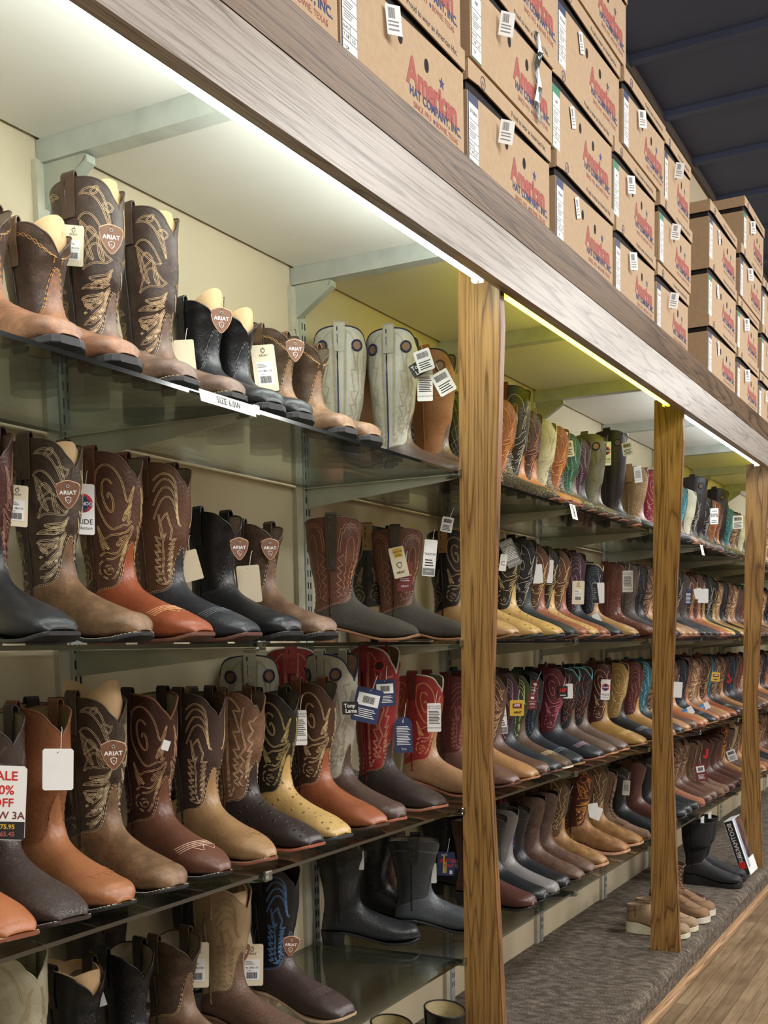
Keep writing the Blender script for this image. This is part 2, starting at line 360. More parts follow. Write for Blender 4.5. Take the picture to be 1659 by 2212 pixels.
for k in range(-2, 10):
    x0, x1 = XK(k) + 0.022, XK(k + 1) + 0.018
    o = slope_prism([(1.012, 0.914), (DW - 0.012, 0.914), (DW - 0.012, 0.930), (1.012, 0.930)], x0, x1).obj('canopy_panel', M_CANOPY)
    o.parent = canopy
    o = MB().box(x0 - 0.04, x0 - 0.002, 1.012, DW - 0.002, 0, 0.040).obj('canopy_rail', M_ZINC); o.location = (0, 0, zt(0.8735, XK(k)))
    g = MB(); g.prism([(DW - .004, -0.001), (1.432, -0.001), (1.428, -0.010), (DW - .004, -0.075)], lambda p, x: (x, p[0], p[1]), x0 - 0.034, x0 - 0.031)
    g.prism([(1.432, -0.001), (1.424, -0.004), (1.424, -0.016), (DW - .006, -0.082), (DW - .006, -0.074), (1.430, -0.010)], lambda p, x: (x, p[0], p[1]), x0 - 0.034, x0 - 0.012)
    g.obj('gusset', M_BRKT, o)
    o.parent = canopy
POSTX = [2.470, 4.195, 5.947, 7.69, 9.43]
pn = ['nearest of the tall oak posts', 'second oak post from the left, carpet at its foot', 'third oak post from the left, box leaning by it', 'fourth oak post, far end', 'fifth oak post, far end']
for i, x in enumerate(POSTX):
    prof = [(1.107, 0), (1.107, 2.13), (1.0045, 2.13), (1.0045, 1.98), (1.042, H - .27), (1.000, 0)]
    mb = MB(); n = 6; zb = ZCARP
    pf = [(y, max(z, 0) if z > 0 else 0) for y, z in prof]
    pf = [(y, (z if z > 0 else zb)) for y, z in prof]
    mb.prism(pf, lambda p, xx: (xx, p[0], p[1]), x, x + 0.030, 0)
    mb.M = [0] * len(mb.F)
    o = mb.obj('oak_post', M_OAK); tag(o, pn[i] + ', golden brown grain', 'post', 'oak posts')
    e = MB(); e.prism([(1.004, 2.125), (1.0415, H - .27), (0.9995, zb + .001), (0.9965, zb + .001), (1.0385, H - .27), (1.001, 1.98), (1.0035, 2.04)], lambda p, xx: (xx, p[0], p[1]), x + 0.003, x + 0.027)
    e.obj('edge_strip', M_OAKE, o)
# LED tubes behind the fascia
for (x0, x1, mt, nm) in ((-0.5, 2.40, M_LED, 'white glowing LED tube under the fascia, nearest'), (2.56, 4.06, M_LEDY, 'yellow glowing LED tube under the fascia, second bay'),
                         (4.27, 5.80, M_LEDC, 'cool white glowing LED tube under the fascia, third bay'), (6.02, 7.6, M_LEDY, 'yellow glowing LED tube in the far bay'), (7.76, 9.35, M_LEDC, 'cool glowing LED tube at the far end')):
    e = empty('led_tube', ((x0 + x1) / 2, 1.032, zt(0.806, (x0 + x1) / 2))); tag(e, nm, 'light', 'LED tubes')
    d = (x1 - x0) / 2; t = MB(); t.tube([(-d, 0, -d * TILT), (d, 0, d * TILT)], 0.0085, 10); t.obj('diffuser', mt, e, True)
    MB().box(-d - 0.02, -d, -0.011, 0.011, -d * TILT - 0.011, -d * TILT + 0.011).obj('end_cap', M_CLIP, e); MB().box(d, d + 0.02, -0.011, 0.011, d * TILT - 0.011, d * TILT + 0.011).obj('end_cap', M_CLIP, e)
    t = MB(); t.prism([(-0.0215, 0.004), (-0.004, 0.0095), (-0.004, 0.014), (-0.0215, 0.014)], lambda p, x: (x, p[0], p[1] + x * TILT), -d, d); t.obj('holder', M_ZINC, e)

# ------------------------------------------------------------------ standards, brackets, glass
bayname = ['off the left edge', 'left part of the near bay', 'near bay up to the first post', 'start of the second bay', 'middle of the second bay', 'around the second post', 'middle of the third bay', 'around the third post', 'start of the far bay', 'middle of the far bay', 'far end', 'far end']
shn = ['top shelf', 'second shelf', 'third shelf', 'bottom shelf']
std0 = None; br0 = None
for k in range(-1, 10):
    if std0 is None:
        s = MB(); s.box(0, 0.028, DW - 0.016, DW - 0.0005, ZCARP, H + 0.872)
        std0 = s.obj('slotted_standard', M_ZINC)
        s = MB(); z = ZCARP + 0.05
        while z < H + 0.84:
            for xx in (0.006, 0.018): s.box(xx, xx + 0.0035, DW - 0.0168, DW - 0.0155, z, z + 0.016)
            z += 0.030
        s.obj('slots', M_DARK, std0)
        s = MB(); s.box(-0.030, -0.001, DW - 0.012, DW - 0.0005, ZCARP, H + 0.872); s.obj('batten', plain('cream_batten', (188, 184, 165), 0.6), std0)
        std = std0
    else: std = copy_tree(std0)
    std.location = (XK(k), 0, 0)
    tag(std, 'slotted metal standard with cream batten on the wall, %s' % bayname[k + 1], 'shelf standard', 'slotted standards')
    for j, z in enumerate(ZS):
        if br0 is None:
            b = MB(); prof = [(DW - 0.016, -0.007), (DW - .016, -0.056), (DP + 0.03, -0.020), (DP + 0.004, -0.016), (DP + 0.004, -0.007)]
            b.prism(prof, lambda p, x: (x, p[0], p[1]), 0.010, 0.0130)
            b.prism([(DW - 0.016, -0.0068), (DW - .016, -0.0085), (DP + .004, -0.0085), (DP + .004, -0.0068)], lambda p, x: (x, p[0], p[1]), 0.005, 0.018)
            br0 = b.obj('shelf_bracket', M_BRKT)
            c = MB(); c.box(0.0, 0.024, DP - 0.008, DP + 0.020, -0.0135, -0.0075, b=0.002); c.box(0.001, 0.023, DP - 0.009, DP - 0.002, -0.0135, 0.004, b=0.002); c.box(0.008, 0.016, DP + .002, DP + 0.03, -0.016, -0.0125, b=.001)
            c.obj('clear_clip', M_CLIP, br0)
            br = br0
        else: br = copy_tree(br0)
        br.location = (XK(k), 0, z)
        tag(br, 'tapered grey shelf bracket holding the %s, %s' % (shn[j], bayname[k + 1]), 'bracket', 'shelf brackets')
for k in range(-2, 9):
    for j, z in enumerate(ZS):
        g = MB(); x0, x1 = XK(k) + 0.0125, XK(k + 1) + 0.0105
        g.box(x0, x1, DP, DW - 0.018, z - 0.0065, z, 0)
        g.M = [1, 1, 1, 1, 0, 0]
        o = g.obj('glass_shelf', None, mats=[M_GLASS, M_GEDGE])
        tag(o, 'clear glass pane of the %s, %s' % (shn[j], bayname[k + 2]), 'glass shelf', 'glass shelves')
# size card hung on the front edges
def edge_card(x, z, txt, lab, tilt=0.0):
    e = empty('size_card', (x, DP - 0.0115, z - 0.002)); e.rotation_euler = (0, 0, 0)
    m1 = MB(); m1.add([(-.024, 0.0, .0035), (.024, 0.0, .0035), (.024, -.010, -.040), (-.024, -.010, -.040), (-.024, 0.0008, .0035), (.024, 0.0008, .0035), (.024, -.0092, -.040), (-.024, -.0092, -.040)],
                      [(0, 3, 2, 1), (4, 5, 6, 7), (0, 1, 5, 4), (1, 2, 6, 5), (2, 3, 7, 6), (3, 0, 4, 7)])
    m1.obj('card', M_WHITE, e)
    m2 = MB(); add_text(m2, 'SIZE', 0.013, lambda a, b: (a - .010, -0.0012 - (0.0035 - (b - .004)) * 0.23, b - .004)); add_text(m2, txt, 0.034, lambda a, b: (a * .8, -0.0012 - (0.0035 - (b - .022)) * 0.23, b - .022))
    m2.obj('writing', M_INK, e); tag(e, lab, 'size card')
edge_card(3.25, ZS[0], '8', 'white card with handwritten 8 on the top shelf edge, second bay')
edge_card(4.93, ZS[0], '7', 'small white size card on the top shelf edge, third bay')
e = empty('size_strip', (1.545, DP - 0.0095, ZS[0])); m1 = MB(); m1.add([(-.075, 0, .001), (.075, 0, .001), (.075, -.004, -.018), (-.075, -.004, -.018), (-.075, .001, .001), (.075, .001, .001), (.075, -.003, -.018), (-.075, -.003, -.018)], [(0, 3, 2, 1), (4, 5, 6, 7), (0, 1, 5, 4), (1, 2, 6, 5), (2, 3, 7, 6), (3, 0, 4, 7)]); m1.obj('card', M_WHITE, e)
m2 = MB(); add_text(m2, 'SIZE 6.0W', 0.015, lambda a, b: (a, -0.0009 - (0.001 - (b - .0085)) * 0.21, b - .0085)); m2.obj('writing', M_INK, e)
tag(e, 'white paper size strip taped to the top shelf edge, near bay', 'size card')

# ------------------------------------------------------------------ hat boxes
BW, BH, BD = 0.490, 0.209, 0.36
def make_box(variant):
    """front left bottom corner at the origin, front faces -y"""
    root = empty('hat_box')
    b = MB(); b.prism([(0, 0), (BW, 0), (BW, .166), (0, .148)], lambda p, y: (p[0], y, p[1]), 0, .003)
    b.box(0, .003, .003, BD, 0, .150); b.box(BW - .003, BW, .003, BD, 0, .160); b.box(.003, BW - .003, .003, BD, 0, .003); b.box(.003, BW - .003, BD - .003, BD, .003, .16)
    b.obj('body', M_CARD, root)
    MB().box(.006, BW - .006, .006, BD - .006, .01, .198).obj('inside', M_HOLLOW, root)  # dark block painting the shade seen through the lid gap
    l = MB(); l.prism([(-.002, .170), (.055, .176), (BW + .002, .171), (BW + .002, BH), (-.002, BH)], lambda p, y: (p[0], y, p[1]), -.004, -.001)
    l.box(-.002, BW + .002, -.001, BD, BH - .003, BH); l.box(-.003, 0, -.001, BD, .168, BH - .003); l.box(BW, BW + .003, -.001, BD, .168, BH - .003); l.box(-.002, BW + .002, BD, BD + .003, .168, BH)
    lid = l.obj('lid', M_CARD, root)
    t = MB(); f = lambda x, y: (x, -.0044, y)
    add_text(t, 'Proud to wear an American Hat.', .0165, lambda a, c: f(a + .345, c + .188)); t.obj('lid_lettering', M_INK, lid)
    t = MB(); V = [];
    t.tube([(.075 + .011 * math.cos(w), -.0045, .188 + .013 * math.sin(w)) for w in np.linspace(0, 2 * PI, 17)], .0008, 4, cap=False); add_text(t, 'A', .014, lambda a, c: f(a + .075, c + .188)); t.obj('lid_emblem', M_BLUE, lid)
    # size label wrapped around the corner
    edge = M_GREEN if variant % 2 else M_NAVY
    t = MB(); t.prism([(.004, .001), (.056, .001), (.056, .149), (.004, .147)], lambda p, y: (p[0], y, p[1]), -.0008, -.0001); lb = t.obj('label_border', edge, root)
    t = MB(); t.box(.006, .054, -.0014, -.0009, .003, .128); w = t.obj('size_label', M_WHITE, root)
    t = MB()
    for z in (.026, .040, .054, .074, .096): t.box(.006, .054, -.0019, -.0015, z, z + .0010)
    t.box(.030, .0306, -.0019, -.0015, .026, .054)
    for i, z in enumerate((.062, .066, .070, .080, .084, .088)): t.box(.010, .034 + .004 * (i % 3), -.0019, -.0015, z, z + .0011)
    t.obj('label_lines', M_GREY, w)
    t = MB(); fz = lambda x, y: (x, -.0019, y)
    add_text(t, 'AIR' if variant % 2 else 'STRAW', .011, lambda a, c: fz(a + .030, c + .112)); add_text(t, '7 1/8', .009, lambda a, c: fz(a + .017, c + .033)); add_text(t, 'LO', .009, lambda a, c: fz(a + .042, c + .033)); add_text(t, 'BLACK', .007, lambda a, c: fz(a + .018, c + .047)); add_text(t, '* 54', .009, lambda a, c: fz(a + .017, c + .015))
    t.obj('label_writing', M_INK, w)
    # holes, flat discs with their inner shade as colour
    for x, z in ((.215, .118), (.322, .112)):
        t = MB(); t.add([(x + .0095 * math.cos(w_), -.0005, z + .0125 * math.sin(w_)) for w_ in np.linspace(0, 2 * PI, 20, endpoint=False)][::-1], [tuple(range(20))]); t.obj('air_hole', M_HOLLOW, root)
    g = lambda x, y: (x, -.0006, y)
    t = MB(); add_text(t, 'A', .070, lambda a, c: g(a * .95 + .262, c + .0745), offset=.0026); add_text(t, 'merican', .0600, lambda a, c: g(a * .96 + .284, c + .0700), offset=.0030, spacing=.93, align='LEFT'); t.obj('script_logo', M_RED, root)
    t = MB(); add_text(t, 'HAT COMPANY, INC.', .0235, lambda a, c: g(a * 1.0 + .362, c + .0425), offset=.0006)
    t.obj('company_name', M_BLUE, root)
    for r_, x_, z_ in ((.0125, .388, .106), (.0058, .352, .0215)):
        t = MB(); t.add([g(*p) for p in star_pts(r_, x_, z_)], [tuple(range(10))[::-1]]); t.obj('printed_star', M_BLUE, root)
    t = MB(); add_text(t, 'SINCE 1915     BOWIE, TEXAS', .0150, lambda a, c: g(a + .362, c + .0215)); t.obj('town_lettering', M_RED, root)
    # price sticker, curling off the face
    t = MB(); a = [.5, .15, .9][variant % 3]; cx, cz = .150 if variant % 2 else .165, .120; P = []
    rot = [.35, -.15, .1][variant % 3]; yw = [.0, .9, .5][variant % 3]
    for i, (u, v) in enumerate(((-.016, -.025), (.016, -.025), (.016, .025), (-.016, .025))):
        x_, z_ = u * math.cos(rot) - v * math.sin(rot), u * math.sin(rot) + v * math.cos(rot); P.append((cx + x_ * math.cos(yw), -.002 - (x_ + .022) * math.sin(yw) - .001, cz + z_))
    t.add(P + [(p[0], p[1] - .0006, p[2]) for p in P], [(0, 1, 2, 3), (7, 6, 5, 4), (0, 4, 5, 1), (1, 5, 6, 2), (2, 6, 7, 3), (3, 7, 4, 0)]); st_ = t.obj('price_sticker', M_WHITE, root)
    t = MB(); P = [np.array(p) + np.array((0, -.001, 0)) for p in P]; e1, e2 = P[1] - P[0], P[3] - P[0]
    for i in range(9):
        u = .15 + i * .05; q = [P[0] + e1 * u + e2 * .55, P[0] + e1 * (u + .02 + .012 * (i % 3)) + e2 * .55, P[0] + e1 * (u + .02 + .012 * (i % 3)) + e2 * .9, P[0] + e1 * u + e2 * .9]; t.add([tuple(p) for p in q], [(0, 1, 2, 3)])
    for v_ in (.15, .30, .42): q = [P[0] + e1 * .1 + e2 * v_, P[0] + e1 * .8 + e2 * v_, P[0] + e1 * .8 + e2 * (v_ + .05), P[0] + e1 * .1 + e2 * (v_ + .05)]; t.add([tuple(p) for p in q], [(0, 1, 2, 3)])
    t.obj('sticker_print', M_GREY, st_)
    return root
BOXV = {}
ordn = ['bottom', 'second up', 'third up', 'fourth up', 'fifth up']
cols = [('leftmost stack of hat boxes', [(1.222, 1.722), (1.215, 1.718), (1.225, 1.725)]),
        ('stack left of the tape patched box', [(1.738, 2.240), (1.736, 2.236), (1.742, 2.245), (1.75, 2.25)]),
        ('stack right above the first oak post', [(2.268, 2.762), (2.268, 2.760), (2.318, 2.812), (2.34, 2.83)]),
        ('tallest stack, middle of the picture', [(2.786, 3.264), (2.770, 3.264), (2.824, 3.346), (2.880, 3.385), (2.89, 3.39)]),
        ('stack above the second bay, fourth from left', [(3.300, 3.730), (3.294, 3.742), (3.360, 3.824)]),
        ('last stack before the gap', [(3.772, 4.200), (3.768, 4.204), (3.842, 4.190)]),
        ('first stack after the gap', [(4.490, 5.006), (4.50, 5.02), (4.52, 5.03)]),
        ('second stack after the gap', [(5.068, 5.545), (5.075, 5.55), (5.08, 5.57), (5.16, 5.63)]),
        ('third stack after the gap', [(5.60, 6.05), (5.60, 6.04), (5.62, 6.07)]),
        ('fourth stack after the gap', [(6.12, 6.60), (6.11, 6.6)])]
for ci, (cn, rows_) in enumerate(cols):
    for ri, (x0, x1) in enumerate(rows_):
        v = (ci * 2 + ri * 3) % 6
        if v not in BOXV: BOXV[v] = make_box(v); o = BOXV[v]
        else: o = copy_tree(BOXV[v])
        o.scale = ((x1 - x0) / BW, 1, 1); o.location = (x0, .982 + .004 * ((ci + ri) % 3), zt(.9845, x0) + ri * .2125 + .0003)
        o.rotation_euler = (0, -TILT, 0.0)
        tag(o, 'brown cardboard hat box, %s of the %s' % (ordn[ri], cn), 'hat box', 'stacked hat boxes')
t = MB(); pts = [(2.640, 1.405), (2.655, 1.37), (2.636, 1.33), (2.650, 1.29), (2.640, 1.25), (2.652, 1.215)]
V = []
for i, (x_, z_) in enumerate(pts):
    for j, dx in enumerate((-.016, .0, .014)): V.append((x_ + dx, .9755 - (.004 if (i + j) % 2 else 0), z_ + H))
n_ = len(V); V += [(a, b_ - .0005, c) for a, b_, c in V]
Fc = []
for i in range(5):
    for j in range(2): q = (i * 3 + j, i * 3 + j + 1, i * 3 + 4 + j, i * 3 + 3 + j); Fc += [q, tuple(k + n_ for k in q[::-1])]
tag(t.add(V, Fc).obj('packing_tape', M_PLAS), 'crinkled clear tape strip hanging over one hat box front', 'tape')

# ------------------------------------------------------------------ boots
def sg(c, e): return np.sign(c) * np.abs(c) ** e
class Boot:
    """one boot shape: toe towards +x, heel at x=0, sole on z=0"""
    def __init__(s, H=0.31, toe='r', df=0.05, db=0.04, calf=1.0, L=0.252, thick=0.0, tongue=2.3, lean=0.0, wide=0.0):
        s.H = H; s.L = L; s.df = df; s.db = db; s.tongue = tongue
        k = L / 0.285; hs = 0.0 if H > 0.2 else 0.0
        z2 = max(0.19, H * 0.62); 
        T = [  # Fx, Fz, Bx, Bz, w, q
            (.132 + lean, H + .001, -.016 + lean, H, .047 * calf, 0),
            (.128 + lean * .6, H * .82 + .03, -.013 + lean * .6, H * .82 + .028, .0475 * calf, 0),
            (.120, max(.20, H * .60), -.005, max(.195, H * .60), .0455 * calf, 0),
            (.110, .168, .004, .152, .0405, 0),
            (.106, .138, .009, .112, .0365, .1),
            (.112, .114, .006, .076, .0345, .3),
            (.124, .099, .001, .050, .034, .6),
            (.140, .088, .006, .038, .0335, .85),
            (.158, .080, .050, .036, .033, 1),
            (.177, .072, .098, .028, .0355, 1),
            (.196, .065, .142, .017, .041, 1),
            (.216, .0585, .176, .011, .0455, 1),
            (.236, .052, .206, .010, .047, 1),
            (.253, .045, .231, .0095, .045, 1),
            (.267, .039, .252, .0115, .0385, 1),
            (.278, .032, .270, .0140, .029, 1),
            (.2855, .021, .2835, .0160, .012, 1)]
        T = [list(r) for r in T]
        if H < .17:
            for i in range(5):
                zz = H + (.100 - H) * i / 4.6; T[i][0] = .104 + .001 * i; T[i][2] = .002; T[i][1] = zz + .004; T[i][3] = zz * (1 - .06 * i); T[i][4] = .0345
        wt = {'r': None, 's': (.0465, .0440, .0395, .033, .022), 'p': (.0445, .0385, .0295, .0205, .010), 'f': (.048, .0475, .043, .034, .018)}[toe]
        if wt:
            for i, w in enumerate(wt): T[12 + i][4] = w
        if toe == 'r' or toe == 'f':
            T[13][1] += .004; T[14][1] += .006; T[15][1] += .005
        for i, r in enumerate(T):
            kk = (.95, .95, .94, .93, .91, .89)[i] if i < 6 else k
            r[0] *= kk; r[2] *= kk; r[4] *= .915
            if thick: r[1] += thick * (1 if r[1] < .2 else 0); r[3] += thick * (1 if r[3] < .15 else .0)
        for i in range(5): T[i][0] += wide * (1 - .15 * i); T[i][4] *= 1 + wide * 12
        s.T = np.array(T); s.n = len(T) - 1; s.thick = thick; s.k = k; s.wt = wt; s.toe = toe
    def par(s, t):
        t = np.clip(t, 0, s.n - 1e-6); i = np.floor(t).astype(int); f = (t - i)[..., None]
        P = s.T; g = lambda j: P[np.clip(j, 0, s.n)]
        p0, p1, p2, p3 = g(i - 1), g(i), g(i + 1), g(i + 2)
        return 0.5 * (2 * p1 + (p2 - p0) * f + (2 * p0 - 5 * p1 + 4 * p2 - p3) * f ** 2 + (3 * p1 - p0 - 3 * p2 + p3) * f ** 3)
    def ev(s, t, th, off=0.0):
        t, th = np.broadcast_arrays(np.asarray(t, float), np.asarray(th, float))
        p = s.par(t); q = np.clip(p[..., 5], 0, 1); c = np.cos(th); sn = np.sin(th)
        ex = np.where(c < 0, 1 - .5 * q, 1 - .05 * q) * (1 - .08 * (1 - q))
        S = sg(c, ex); yy = sg(sn, 1 - .22 * q)
        hx, hz = (p[..., 0] - p[..., 2]) / 2, (p[..., 1] - p[..., 3]) / 2
        cx, cz = (p[..., 0] + p[..., 2]) / 2, (p[..., 1] + p[..., 3]) / 2
        hl = np.sqrt(hx ** 2 + hz ** 2) + 1e-9
        wr = np.sin(t * 17 + 2.0 * np.sin(th * 2)) * np.exp(-((t - 4.2) / 1.1) ** 2) * .0011 + np.sin(t * 5.3 + np.cos(th * 2 + 1) * 1.5) * np.exp(-((t - 1.7) / 1.2) ** 2) * .0011
        o = off + wr
        kx = S + o * c / hl
        w = p[..., 4] * yy + o * sn
        return np.stack([cx + hx * kx, w, cz + hz * kx], -1)
    def t_top(s, th):
        a = np.abs((th + PI) % (2 * PI) - PI)
        fr = a < PI / 2; u = np.where(fr, a, PI - a) / (PI / 2)
        d = np.where(fr, s.df, s.db) * (1 - np.sin(np.clip(u, 0, 1) * PI / 2) ** .80)
        z = s.H - d
        zz = (s.T[:5, 1] + s.T[:5, 3]) / 2
        return np.interp(-z, -zz, np.arange(5))
    def t_mid(s, th):
        a = np.abs((th + PI) % (2 * PI) - PI)
        return 5.15 - s.tongue * np.exp(-(a / .42) ** 2.2) + .35 * np.exp(-((a - .95) / .35) ** 2) - .35 * np.exp(-((PI - a) / .5) ** 2)
    def grid(s, t0, t1, nv, nt, off=0.0):
        th = np.linspace(0, 2 * PI, nt, endpoint=False); v = np.linspace(0, 1, nv)[:, None]
        t = t0(th)[None] * (1 - v) + t1(th)[None] * v
        P = s.ev(t, np.broadcast_to(th[None], t.shape), off)
        return P
def grid_faces(nv, nt, flip=False, base=0):
    F_ = []
    for i in range(nv - 1):
        for j in range(nt):
            a, b = base + i * nt + j, base + i * nt + (j + 1) % nt; c, d = b + nt, a + nt
            F_.append((a, b, c, d) if flip else (a, d, c, b))
    return F_
def leaf(bx, by, tx, ty, b1, b2, n=9):
    A = .4; by, ty = by / A, ty / A
    dx, dy = tx - bx, ty - by; mx, my = (bx + tx) / 2, (by + ty) / 2; out = []
    for b in (b1, b2):
        cx, cy = mx - dy * b, my + dx * b
        out.append([((1 - u) ** 2 * bx + 2 * u * (1 - u) * cx + u * u * tx, A * ((1 - u) ** 2 * by + 2 * u * (1 - u) * cy + u * u * ty)) for u in [i / (n - 1) for i in range(n)]])
    return [out[0] + out[1][::-1][1:]]
def spiral(cx, cy, r0, r1, a0, turns, sx=1.0, sy=.45, n=26):
    return [[(cx + (r0 + (r1 - r0) * i / (n - 1)) * math.cos(a0 + turns * 2 * PI * i / (n - 1)) * sx, cy + (r0 + (r1 - r0) * i / (n - 1)) * math.sin(a0 + turns * 2 * PI * i / (n - 1)) * sy) for i in range(n)]]
def smooth_line(pts, n=6):
    out = []; P = [pts[0]] + list(pts) + [pts[-1]]
    for i in range(1, len(P) - 2):
        for k in range(n):
            f = k / n; q = []
            for d in (0, 1):
                p0, p1, p2, p3 = P[i - 1][d], P[i][d], P[i + 1][d], P[i + 2][d]
                q.append(.5 * (2 * p1 + (p2 - p0) * f + (2 * p0 - 5 * p1 + 4 * p2 - p3) * f * f + (3 * p1 - p0 - 3 * p2 + p3) * f ** 3))
            out.append(tuple(q))
    out.append(tuple(pts[-1])); return out
def pat_flame():
    L = []
    for y, m in ((.88, 1), (.69, -1), (.50, 1), (.31, -1), (.14, 1)):
        f = lambda x: .5 + m * (x - .5)
        for bx, by, tx, ty, b1, b2 in ((.16, -.03, .88, .02, .35, .75), (.40, .045, .14, .11, -.1, .45), (.66, .055, .50, .13, -.1, .5), (.30, -.055, .90, -.075, -.05, .35), (.52, -.06, .80, -.14, .05, .5)):
            L += leaf(f(bx), y + by, f(tx), y + ty, b1 * m, b2 * m)
    return [[(min(1, max(0, x)), min(1, max(0, y))) for x, y in l] for l in L]
def pat_scroll():
    L = []
    for y, sgn in ((.80, 1), (.50, -1), (.21, 1)):
        f = lambda x: .5 + sgn * (x - .5)
        L += spiral(f(.66), y, .025, .20, 0 if sgn > 0 else PI, 1.3 * sgn, sy=.33)
        L.append(smooth_line([(f(.05), y + .15), (f(.22), y + .06), (f(.40), y + .12), (f(.72), y + .13), (f(.95), y + .05), (f(.93), y - .06), (f(.62), y - .12), (f(.30), y - .08), (f(.08), y - .15)]))
        L.append([(f(.05), y + .15), (f(.12), y + .05), (f(.28), y + .0), (f(.12), y - .03), (f(.20), y - .08)])
        L += leaf(f(.34), y - .05, f(.10), y + .02, .15, -.35)
    return [[(min(1, max(0, x)), min(1, max(0, y))) for x, y in l] for l in L]
def pat_feather():
    L = []
    l1 = [(.52, .03)]
    for i in range(8): l1 += [(.28 - .02 * (i % 2), .10 + i * .075), (.44, .12 + i * .075)]
    L.append(l1 + [(.40, .74), (.55, .80), (.70, .74), (.62, .66), (.55, .70)])
    l2 = [(.52, .03)]
    for i in range(7): l2 += [(.84 - .02 * (i % 2), .12 + i * .085), (.66, .13 + i * .085)]
    L.append(l2 + [(.74, .76)])
    L.append(smooth_line([(.52, .03), (.60, .2), (.58, .4), (.62, .6), (.58, .68)]))
    for k in range(4): L.append(smooth_line([(.12 + .05 * k, .70 + .035 * k), (.35, .86 + .035 * k), (.62, .84 + .04 * k), (.86, .72 + .05 * k)]))
    return L
def pat_zig(n=8):
    L = []
    for x0, x1 in ((.90, .60), (.10, .36)):
        l = [(x0, .98)]
        for i in range(n): l += [(x1, .90 - i * .1), (x0 * .6 + x1 * .4, .87 - i * .1)]
        L.append(l + [(x0, .04)])
    l = [(.5, .95)]
    for i in range(n): l.append((.42 if i % 2 else .58, .84 - i * .1))
    L.append(l); L.append([(.97, .99), (.97, .02)]); L.append([(.93, .99), (.93, .02)])
    return L
def pat_horse():
    L = []
    for q in (0, .06):
        l = []
        for i in range(17):
            a = PI * (1 - i / 16.0); l.append((.52 + (.40 - q) * math.cos(a), .70 + (.24 - q * .6) * math.sin(a) + (.03 if i % 2 else 0)))
        L.append(l)
    for x0, x1 in ((.12, .28), (.92, .74)):
        l = []
        for i in range(12): l.append((x0 if i % 2 else x1, .70 - i * .058))
        L.append(l)
    for x0, x1 in ((.36, .44), (.66, .58)):
        L.append([(x0 if i % 2 else x1, .62 - i * .06) for i in range(9)])
    L.append(smooth_line([(.36, .62), (.38, .78), (.52, .84), (.66, .78), (.66, .62)]))
    return L
def pat_wave():
    a = [(x / 20.0, .86 + .022 * math.sin(x * 1.25) - .22 * max(0, 1 - x / 9.0) ** 1.5) for x in range(21)]; b = [(x / 20.0, .86 - .022 * math.sin(x * 1.25) - .22 * max(0, 1 - x / 9.0) ** 1.5) for x in range(21)]
    return [a, b, [(.04, .64), (.08, .58), (.04, .50), (.08, .44), (.04, .40)]]
def pat_diamond():
    L = []
    for k in range(-5, 11): L.append([(0, k * .1), (1, k * .1 + .5)]); L.append([(0, k * .1 + .5), (1, k * .1)])
    return [[(x, min(.98, max(.02, y))) for x, y in l] for l in L]
def pat_band(): return [[(0.0, .80), (.5, .83), (1.0, .80)]]
PATS = {'flame': pat_flame, 'scroll': pat_scroll, 'feather': pat_feather, 'zig': pat_zig, 'horse': pat_horse, 'wave': pat_wave, 'diamond': pat_diamond, 'band': pat_band}
def ribbons(b, lines, rows, gap, wid, step, fx, off=.0007):
    """raised thread ribbons on the boot skin; fx maps unit coordinates to (t, theta)"""
    V = []; Fc = []
    for l in lines:
        pts = []
        for (x0, y0), (x1, y1) in zip(l[:-1], l[1:]):
            n = max(1, int(math.hypot((x1 - x0) * .07, (y1 - y0) * .2) / step))
            pts += [(x0 + (x1 - x0) * i / n, y0 + (y1 - y0) * i / n) for i in range(n)]
        pts.append(l[-1]); a = np.array(pts)
        t, th = fx(a[:, 0], a[:, 1]); P = b.ev(t, th, off); P2 = b.ev(t, th, off + .004)
        nr = P2 - P; nr /= np.linalg.norm(nr, axis=1)[:, None] + 1e-9
        tg = np.gradient(P, axis=0); tg /= np.linalg.norm(tg, axis=1)[:, None] + 1e-9
        bn = np.cross(nr, tg)
        for r in range(rows):
            o = (r - (rows - 1) / 2) * gap; n0 = len(V)
            A = P + bn * (o - wid / 2); B = P + bn * (o + wid / 2)
            for u, v in zip(A, B): V.append(tuple(u)); V.append(tuple(v))
            Fc += [(n0 + 2 * i, n0 + 2 * i + 1, n0 + 2 * i + 3, n0 + 2 * i + 2) for i in range(len(P) - 1)]
    return V, Fc
